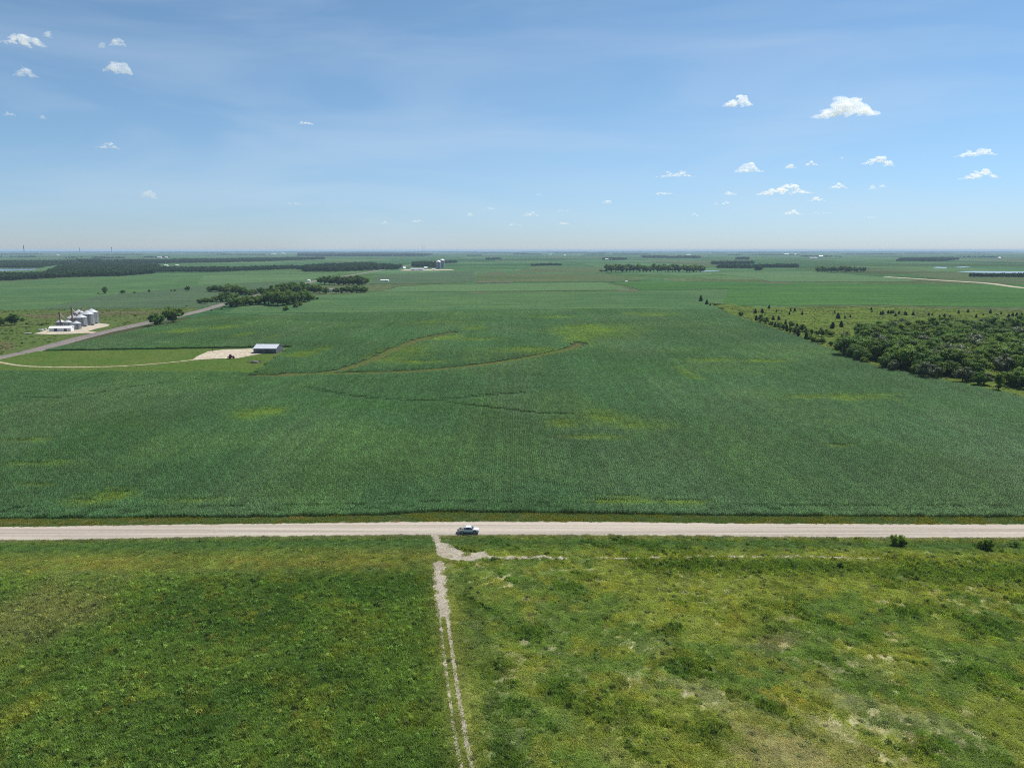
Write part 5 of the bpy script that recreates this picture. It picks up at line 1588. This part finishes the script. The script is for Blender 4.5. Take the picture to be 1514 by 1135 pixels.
poly_sheet('farmyard', px((590, 400.2), (640, 400.2), (672, 399.2), (668, 398.2), (600, 398.2)), 0.3, M_pad, 'structure', 'pale yard of the far farm', skirt=0.3)
for u, v, dia, hh, lab in [(648.5, 397.6, 20, 30, 'nearer tall grey silo at the far farm'), (654, 396, 21, 33, 'tall white-topped silo at the far farm, right of the grey one')]:
    p = P(u, v); e = empty('far_silo', (p.x, p.y, 0)); tag(e, lab, 'silo')
    b = MB(); b.lathe([(dia / 2, 0), (dia / 2, hh)], 28); b.build('wall', M_galv, e)
    b = MB(); b.lathe([(dia / 2 + .4, hh), (dia / 2 + .4, hh + .4), (dia * .25, hh + 5), (0.6, hh + 7)], 28); b.build('roof', M_white, e)
    b = MB(); b.box(-1, 1, -dia / 2 - 1, -dia / 2 + .2, 0, hh + 3); b.build('ladder_cage', M_darkmetal, e)
# scattered pale buildings on the far plain
for i, (u, v, L, hh, lab) in enumerate([
    (897, 384.5, 5, 2.0, 'left of a pair of white sheds beside the tree clump left of the windbreak'), (906, 384.3, 4, 2.0, 'right of a pair of white sheds beside the tree clump left of the windbreak'),
    (835, 379, 3, 2.0, 'tiny white barn far off left of the windbreak'), (814, 377.6, 3, 1.8, 'tiny pale shed far off, leftmost on the middle plain'),
    (1018, 377.6, 6, 1.6, 'pale shed on the horizon plain above the windbreak'),
    (1202, 382, 11, 1.6, 'long pale building on the far plain right of the groves'), (1213, 380.8, 6, 3.0, 'taller white building right of the long pale one'),
    (1163, 377, 7, 1.8, 'pale building on the horizon between the groves'), (1177, 377.2, 5, 1.6, 'low pale building near the horizon, right of its neighbour'),
    (86, 378, 3, 2.0, 'tiny white house far off above the left forest'), (236, 381.5, 6, 1.6, 'pale sheds at the end of the tree band far left'), (246, 381.3, 4, 1.5, 'small pale shed right of the pale sheds far left'),
    (404, 376, 7, 1.5, 'long white shed near the horizon left of the middle'), (419, 375.6, 5, 1.5, 'white shed near the horizon right of the long one'),
    (1491, 409.4, 3.2, 2.6, 'small white house by the right pond'), (1477, 382.6, 5, 2.4, 'pale building before the horizon trees at the far right'),
    (233, 393.5, 4, 1.6, 'left one of the white roofs in the forest clearing'), (246, 393.2, 5, 1.5, 'middle one of the white roofs in the forest clearing'), (262, 392.6, 4, 1.5, 'right one of the white roofs in the forest clearing'),
    (457, 416.2, 3.5, 2.4, 'pale shed between road and grove at the back'), (926, 417.2, 3, 1.6, 'tiny white shed on the edge of the pale strip field'),
    (520, 392.2, 6, 1.6, 'pale shed before the wood left of the far farm'),
]):
    p = P(u, v); s = mpp(u, v); rr = random.Random(i)
    L_ = L * s
    gable_building('far_farm_building', 'building', (p.x, p.y, 0.2), rr.uniform(-.2, .2), L_, min(L_, 0.45 * L_ + 6), hh * s * 0.65, hh * s * 0.35, M_white if i % 3 else M_offwhite, M_white, lab, doors=((0, L_ * .2, hh * s * .45, 0),))
# masts on the horizon
def lattice_mast(u, v, hpx, label, wpx=0.8, kind='tv'):
    p = P(u, v); s = mpp(u, v); h = hpx * s; w_ = wpx * s / 2
    e = empty('radio_mast', (p.x, p.y, 0)); tag(e, label, 'mast')
    b = MB()
    for k in range(3):
        a = k * 2.09; b.bar((math.cos(a) * w_, math.sin(a) * w_, 0), (math.cos(a) * w_ * .35, math.sin(a) * w_ * .35, h), w_ * .5)
    b.build('lattice', M_darkmetal, e)
    b = MB()
    for j in range(10):
        z = h * j / 10
        for k in range(3):
            a, c = k * 2.09, (k + 1) * 2.09; q = w_ * (1 - .065 * j)
            b.bar((math.cos(a) * q, math.sin(a) * q, z), (math.cos(c) * q, math.sin(c) * q, z + h / 10), w_ * .3)
    b.build('bracing', M_darkmetal, e)
    b = MB(); b.bar((0, 0, h), (0, 0, h * 1.12), w_ * .4); b.build('antenna', M_darkmetal, e)
lattice_mast(36, 374.5, 11, 'tall mast on the horizon at the far left', 1.2)
lattice_mast(118, 374, 7.5, 'thin mast on the horizon, left one of two above the forest', 1.0)
lattice_mast(165.5, 374, 8, 'thin mast on the horizon, right one of two above the forest', 1.0)
lattice_mast(624.5, 378, 16, 'slender red radio mast above the far farm, left of its twin', 0.35)
lattice_mast(628.5, 378, 15, 'slender radio mast above the far farm, right of its twin', 0.35)
def wind_turbine(u, v, hpx, label, rot):
    p = P(u, v); s = mpp(u, v); h = hpx * s
    e = empty('utility_pole', (p.x, p.y, 0)); tag(e, label, 'pole')
    b = MB(); b.bar((0, 0, 0), (0, 0, h), 0.5, n=8); b.build('post', M_wood, e)
    b = MB(); b.box(-2, 2, -.15, .15, h - 1.2, h - 0.9); b.build('crossarm', M_wood, e)
wind_turbine(1258.5, 388.5, 4, 'left one of two poles above the short far windbreak', 0)
wind_turbine(1262.5, 388.5, 4, 'right one of two poles above the short far windbreak', 0)

# ================================================================== THE PICKUP
M_silver, t_, b_ = new_mat('white_pickup_paint')
b_.inputs['Base Color'].default_value = (0.62, 0.64, 0.67, 1); b_.inputs['Roughness'].default_value = 0.28
b_.inputs['Coat Weight'].default_value = 0.6; b_.inputs['Coat Roughness'].default_value = 0.06
M_bedliner = simple('black_bed_liner', (0.05, 0.045, 0.045), 0.85, var=0.2, scale=4)
M_chrome = simple('chrome_trim', (0.7, 0.7, 0.72), 0.2, 0.9, var=0.02)
M_lamp = simple('clear_lamp', (0.8, 0.8, 0.82), 0.15, var=0.02)
M_tail = simple('red_tail_lamp', (0.35, 0.02, 0.02), 0.3, var=0.05)
M_rim = simple('alloy_rim', (0.45, 0.46, 0.48), 0.35, 0.7, var=0.03)
pt = P(693, 788.6)
ry_ = float(road_y(pt.x))
T = empty('pickup_truck', (pt.x, ry_ - ROADW / 2 + 0.55, ROADTOP + 0.03), 0.0)
tag(T, 'white crew cab pickup truck parked on the gravel road with its tailgate down', 'pickup truck')
# x forward (right), y left; wheelbase 3.6
b = MB()
def shell(prof, y0, y1, mi=0): b.prism(prof, y0, y1, mi)
WH = [(1.75, 0.39), (-1.80, 0.39)]
def lower_side(x0, x1):
    """side outline with round wheel openings"""
    top = 1.06
    out = []
    xs_ = [(-1.80, 0.50), (1.75, 0.50)]
    out.append((x0, 0.50))
    for cx_, r_ in xs_:
        if x0 < cx_ - r_ and x1 > cx_ + r_:
            for k in range(9):
                a = math.pi - math.pi * k / 8
                out.append((cx_ + r_ * math.cos(a), 0.50 + r_ * 0.92 * math.sin(a)))
    out.append((x1, 0.50)); 
    return out
cabside = lower_side(-0.98, 2.86) + [(2.90, 0.80), (2.86, 1.06), (2.6, 1.14), (1.45, 1.20), (-0.98, 1.16)]
b = MB(); b.prism(cabside, -0.97, 0.97); body = b.build('body', M_silver, T, bevel=0.035)
b = MB(); b.prism([(-0.98, 1.165), (1.45, 1.205), (0.72, 1.80), (0.5, 1.88), (-0.72, 1.88), (-0.90, 1.80)], -0.84, 0.84); cabn = b.build('cab', M_silver, T, bevel=0.06)
# glass set just proud of the cab skin
b = MB()
b.add([(1.40, -0.74, 1.25), (1.40, 0.74, 1.25), (0.79, 0.70, 1.765), (0.79, -0.70, 1.765)], [(0, 1, 2, 3)])
b.v = [(x + 0.03, y, z + 0.03) for x, y, z in b.v]; b.build('windscreen', M_glass, cabn)
for s in (-1, 1):
    y = s * 0.848
    for q in ([(0.38, 1.24), (1.18, 1.26), (0.68, 1.72), (0.38, 1.76)], [(-0.58, 1.23), (0.28, 1.24), (0.28, 1.76), (-0.58, 1.76)], [(-0.86, 1.25), (-0.66, 1.24), (-0.66, 1.74), (-0.80, 1.70)]):
        b = MB(); b.prism(q, y - 0.012, y + 0.012); b.build('side_window', M_glass, cabn)
b = MB(); b.add([(-0.99, -0.66, 1.26), (-0.99, 0.66, 1.26), (-0.93, 0.66, 1.7), (-0.93, -0.66, 1.7)], [(0, 1, 2, 3)]); b.build('rear_window', M_glass, cabn)
for s in (-1, 1):
    b = MB(); side_ = lower_side(-2.72, -1.0) + [(-1.0, 1.18), (-2.72, 1.18)]
    b.prism(side_, s * 0.97 - (0.09 if s > 0 else 0), s * 0.97 + (0 if s > 0 else 0.09)); b.build('bed_side', M_silver, T, bevel=0.02)
b = MB(); b.box(-2.70, -1.0, -0.88, 0.88, 0.66, 0.72); b.box(-1.06, -1.0, -0.88, 0.88, 0.721, 1.17); b.build('bed_floor', M_bedliner, T)
b = MB(); b.box(-3.30, -2.76, -0.76, 0.76, 0.70, 0.77); tg = b.build('tailgate', M_bedliner, T, bevel=0.01)
b = MB(); b.box(-3.29, -2.8, -0.77, 0.77, 0.665, 0.695); b.build('tailgate_skin', M_silver, tg)
b = MB(); b.box(-2.98, -2.74, -0.93, 0.93, 0.42, 0.60); b.build('rear_bumper', M_chrome, T, bevel=0.03)
b = MB(); b.box(2.80, 2.99, -0.93, 0.93, 0.44, 0.64); b.build('front_bumper', M_chrome, T, bevel=0.03)
b = MB(); b.box(2.86, 2.925, -0.55, 0.55, 0.68, 0.98)
gr_ = b.build('grille', M_darkmetal, T)
for s in (-1, 1):
    b = MB(); b.box(2.80, 2.92, s * 0.77 - 0.17, s * 0.77 + 0.17, 0.76, 0.98); b.build('headlight', M_lamp, T, bevel=0.02)
    b = MB(); b.box(-2.755, -2.70, s * 0.93 - 0.05, s * 0.93 + 0.05, 0.80, 1.12); b.build('tail_light', M_tail, T)
    b = MB(); b.box(0.92, 1.08, s * 1.08 - 0.1, s * 1.08 + 0.1, 1.22, 1.42); b.bar((1.0, s * 0.88, 1.26), (1.0, s * 1.0, 1.30), 0.05); b.build('mirror', M_black, T)
    for x0 in (-0.60, 0.33):
        b = MB(); b.box(x0 - 0.02 + 0.12, x0 + 0.14, s * 0.985 - 0.015, s * 0.985 + 0.015, 0.93, 0.98); b.box(x0 + 0.14, x0 + 0.30, s * 0.985 - 0.02, s * 0.985 + 0.02, 0.93, 0.98); b.build('door_handle', M_chrome, body)
    for x0 in (-0.93, 0.33, 1.22):
        b = MB(); b.box(x0, x0 + 0.014, s * 0.975 - 0.004, s * 0.975 + 0.004, 0.56, 1.14); b.build('door_gap', M_darkmetal, body)
    b = MB(); b.box(-1.15, 1.15, s * 1.0 - 0.08, s * 1.0 + 0.08, 0.40, 0.46); b.build('running_board', M_black, T)
b = MB(); b.box(-2.9, 2.8, -0.5, 0.5, 0.36, 0.62); b.box(-2.25, -1.35, -0.86, 0.86, 0.5, 0.66); b.build('underbody', M_black, T)
for cx_, cz_ in WH:
    for s in (-1, 1):
        b = MB(); b.lathe([(0.25, -0.13), (0.37, -0.13), (0.40, -0.08), (0.40, 0.08), (0.37, 0.13), (0.25, 0.13)], 24, cx_, s * 0.86, axis='y', z0=0.40); wv = b.build('wheel', M_black, T)
        b = MB(); b.lathe([(0.26, -0.10), (0.26, 0.10)], 18, cx_, s * 0.895, axis='y', z0=0.40); b.build('rim', M_rim, wv)
        b = MB(); b.lathe([(0.07, -0.115), (0.07, 0.115)], 10, cx_, s * 0.895, axis='y', z0=0.40); b.build('hub', M_chrome, wv)

# ================================================================== CLOUDS
M_cloud = bpy.data.materials.new('cloud_vapour'); M_cloud.use_nodes = True
t_ = M_cloud.node_tree; t_.nodes.remove(t_.nodes['Principled BSDF'])
pv = t_.nodes.new('ShaderNodeVolumePrincipled')
pv.inputs['Color'].default_value = (0.99, 0.99, 0.99, 1)
pv.inputs['Anisotropy'].default_value = 0.25
tc_ = ND(t_, 'ShaderNodeTexCoord')
n1_ = noise(t_, 4.5, tc_.outputs['Object'], 7, 0.62)
d1 = maprange(t_, n1_, 0.38, 0.68, 0.0, 1.8)
oa = ND(t_, 'ShaderNodeAttribute', attribute_name='density', attribute_type='OBJECT')
ml = ND(t_, 'ShaderNodeMath', operation='MULTIPLY'); t_.links.new(d1, ml.inputs[0]); t_.links.new(oa.outputs['Fac'], ml.inputs[1])
t_.links.new(ml.outputs[0], pv.inputs['Density'])
t_.links.new(pv.outputs[0], t_.nodes['Material Output'].inputs['Volume'])
CLOUDS = [
    # u, v, w, h (photo pixels), thickness, label
    (32, 57, 66, 17, 0.9, 'long ragged white cloud cut by the upper left edge'), (70, 50, 14, 9, 0.5, 'small hooked wisp at the right end of the long upper left cloud'),
    (174, 61, 24, 13, 0.6, 'small torn wisp above the compact upper left cloud'), (150, 66, 13, 9, 0.25, 'faint wisp beside the torn upper left wisp'), (174, 96, 42, 22, 0.9, 'compact white cloud in the upper left sky'),
    (38, 105, 34, 15, 0.55, 'thin slanting cloud under the long upper left cloud'), (14, 167, 18, 7, 0.6, 'little cloud at the left edge, half way up the sky'), (63, 173, 11, 6, 0.35, 'faint speck of cloud right of the little left edge cloud'),
    (159, 215, 34, 8, 0.7, 'flat small cloud in the left sky'), (452, 180, 25, 7, 0.8, 'lone flat cloud left of the middle of the sky'), (221, 284, 24, 18, 0.6, 'lone puffy cloud low in the left sky'),
    (1090, 147, 46, 18, 1.2, 'curved white cloud left of the largest cloud'), (1250, 156, 98, 30, 1.4, 'largest bright cumulus cloud in the right sky'),
    (1443, 223, 58, 15, 0.9, 'upper one of two flat clouds at the right edge'), (1448, 257, 56, 13, 1.0, 'lower one of two flat clouds at the right edge'),
    (1297, 236, 46, 12, 0.9, 'broad cloud right of the small row under the largest cloud'), (1314, 241.5, 18, 8, 0.8, 'small lump under the right end of the broad cloud'),
    (1107, 247, 44, 14, 0.9, 'ragged cloud at the left end of the row under the largest cloud'), (1169, 245, 18, 8, 0.8, 'small cloud second from left in the row under the largest cloud'), (1200, 240.5, 22, 8, 0.9, 'small oval cloud third from left in the row under the largest cloud'), (1245, 233, 6, 4, 0.5, 'tiny speck of cloud in the row under the largest cloud'),
    (998, 257, 60, 9, 0.9, 'long thin cloud right of the middle'), (1161, 279, 82, 15, 1.2, 'longest low cumulus with a heaped right end'), (1239, 273.5, 28, 9, 1.0, 'small cloud right of the longest low cumulus'),
    (984, 284.5, 33, 6, 0.9, 'small flat cloud under the long thin one'), (1079, 285, 22, 6, 0.9, 'small flat cloud left of the longest low cumulus'), (1058, 301, 10, 4, 0.6, 'left dot of three low cloud specks'), (1073, 300, 17, 4.5, 0.7, 'right streak of three low cloud specks'),
    (1207, 293.5, 25, 7, 0.9, 'small flat cloud under the longest low cumulus'), (1170, 313.5, 32, 8, 0.8, 'low flat cloud near the haze, below the longest cumulus'), (1214, 314, 36, 4.5, 0.4, 'faint low streak right of the low flat cloud'), (1291, 276.5, 14, 7, 0.6, 'faint cloud pair right of the small one, left half'), (1304, 275, 13, 4.5, 0.6, 'faint cloud pair right of the small one, right half'),
    (897, 297, 17, 7, 0.7, 'small cloud low over the middle windbreak'), (784, 315.5, 28, 7, 0.7, 'low flat cloud over the middle of the horizon'), (695, 316, 12, 6, 0.7, 'tiny peaked cloud left of the low middle cloud'), (723, 307, 19, 5, 0.5, 'thin cloud between the peaked one and the low middle cloud'), (833, 310.5, 22, 5, 0.5, 'faint thin cloud right of the low middle cloud'),
    (617, 326.5, 25, 5, 0.5, 'faint streak low left of the middle'), (568, 328.5, 15, 5, 0.4, 'fainter streak left of the low left streak'), (760, 331.5, 28, 5, 0.5, 'pinkish streak low over the middle'), (836, 329.5, 24, 5, 0.5, 'pinkish streak right of the other pinkish one'),
    (439, 300.5, 15, 4, 0.6, 'tiny flat cloud left of the middle, low'), (428, 300.5, 6, 3, 0.4, 'dot of cloud beside the tiny flat one'), (1027, 317, 14, 5, 0.5, 'small faint cloud low, right of the middle'), (1280, 320, 36, 4, 0.35, 'very faint streak low in the right sky'), (796, 286.5, 9, 4, 0.6, 'tiny cloud dot above the low middle clouds'),
]
import bmesh
crg = random.Random(17)
for u, v, wpx, hpx, th, lab in CLOUDS:
    alt = 1500.0
    c, t = at_depth(u, v, alt)
    s = t / F                       # metres per pixel there (sight line length)
    W, Hh = wpx * s, hpx * s * 1.05
    Dp = min(W * 0.6, 900)
    bm = bmesh.new()
    n = int(26 + wpx * 0.7)
    ph = crg.random() * 9
    lean = crg.uniform(-0.5, 0.5)
    slope = crg.uniform(-0.25, 0.25) if v < 120 else crg.uniform(-0.05, 0.05)
    for k in range(n):
        f = crg.uniform(-1, 1)
        env = (1 - abs(f) ** 1.7) * (0.40 + 0.60 * float(vnoise(np.array([f * 2.6 + ph]), np.array([ph]), 3)[0]) ** 0.8) * (1 + lean * f)
        top = max(0.10, min(1.0, env * 1.25))
        rr = Hh * (0.07 + 0.16 * top * crg.random())
        zz = -Hh * 0.5 + rr * 0.7 + (top * Hh - rr * 1.6) * crg.random() ** 1.3 + slope * f * W * 0.4 * (hpx / wpx)
        zz = max(zz, -Hh * 0.5)
        mat = Matrix.Translation((f * (W / 2 - rr * 1.5), crg.uniform(-.5, .5) * Dp * (0.2 + top * .8), zz)) @ Matrix.Rotation(crg.uniform(-.5, .5), 4, 'Y') @ Matrix.Diagonal((2.0 * rr, 1.8 * rr, 0.75 * rr, 1))
        bmesh.ops.create_icosphere(bm, subdivisions=2, radius=1, matrix=mat)
    for vtx in bm.verts: vtx.co /= W          # object space: the cloud is one unit wide
    me = bpy.data.meshes.new('cloud'); bm.to_mesh(me); bm.free()
    me.materials.append(M_cloud)
    o = link('cloud', me)
    o.location = c
    o.scale = (W, W, W)
    o.rotation_euler = (0, 0, -math.atan2(c.x, c.y))
    rm = o.modifiers.new('union', 'REMESH'); rm.mode = 'VOXEL'; rm.voxel_size = max(0.008, 0.045 * hpx / wpx)
    o['density'] = th * 1.6 / (W * (hpx / wpx))  # vapour density, per metre
    tag(o, lab, 'cloud', kind='thing')
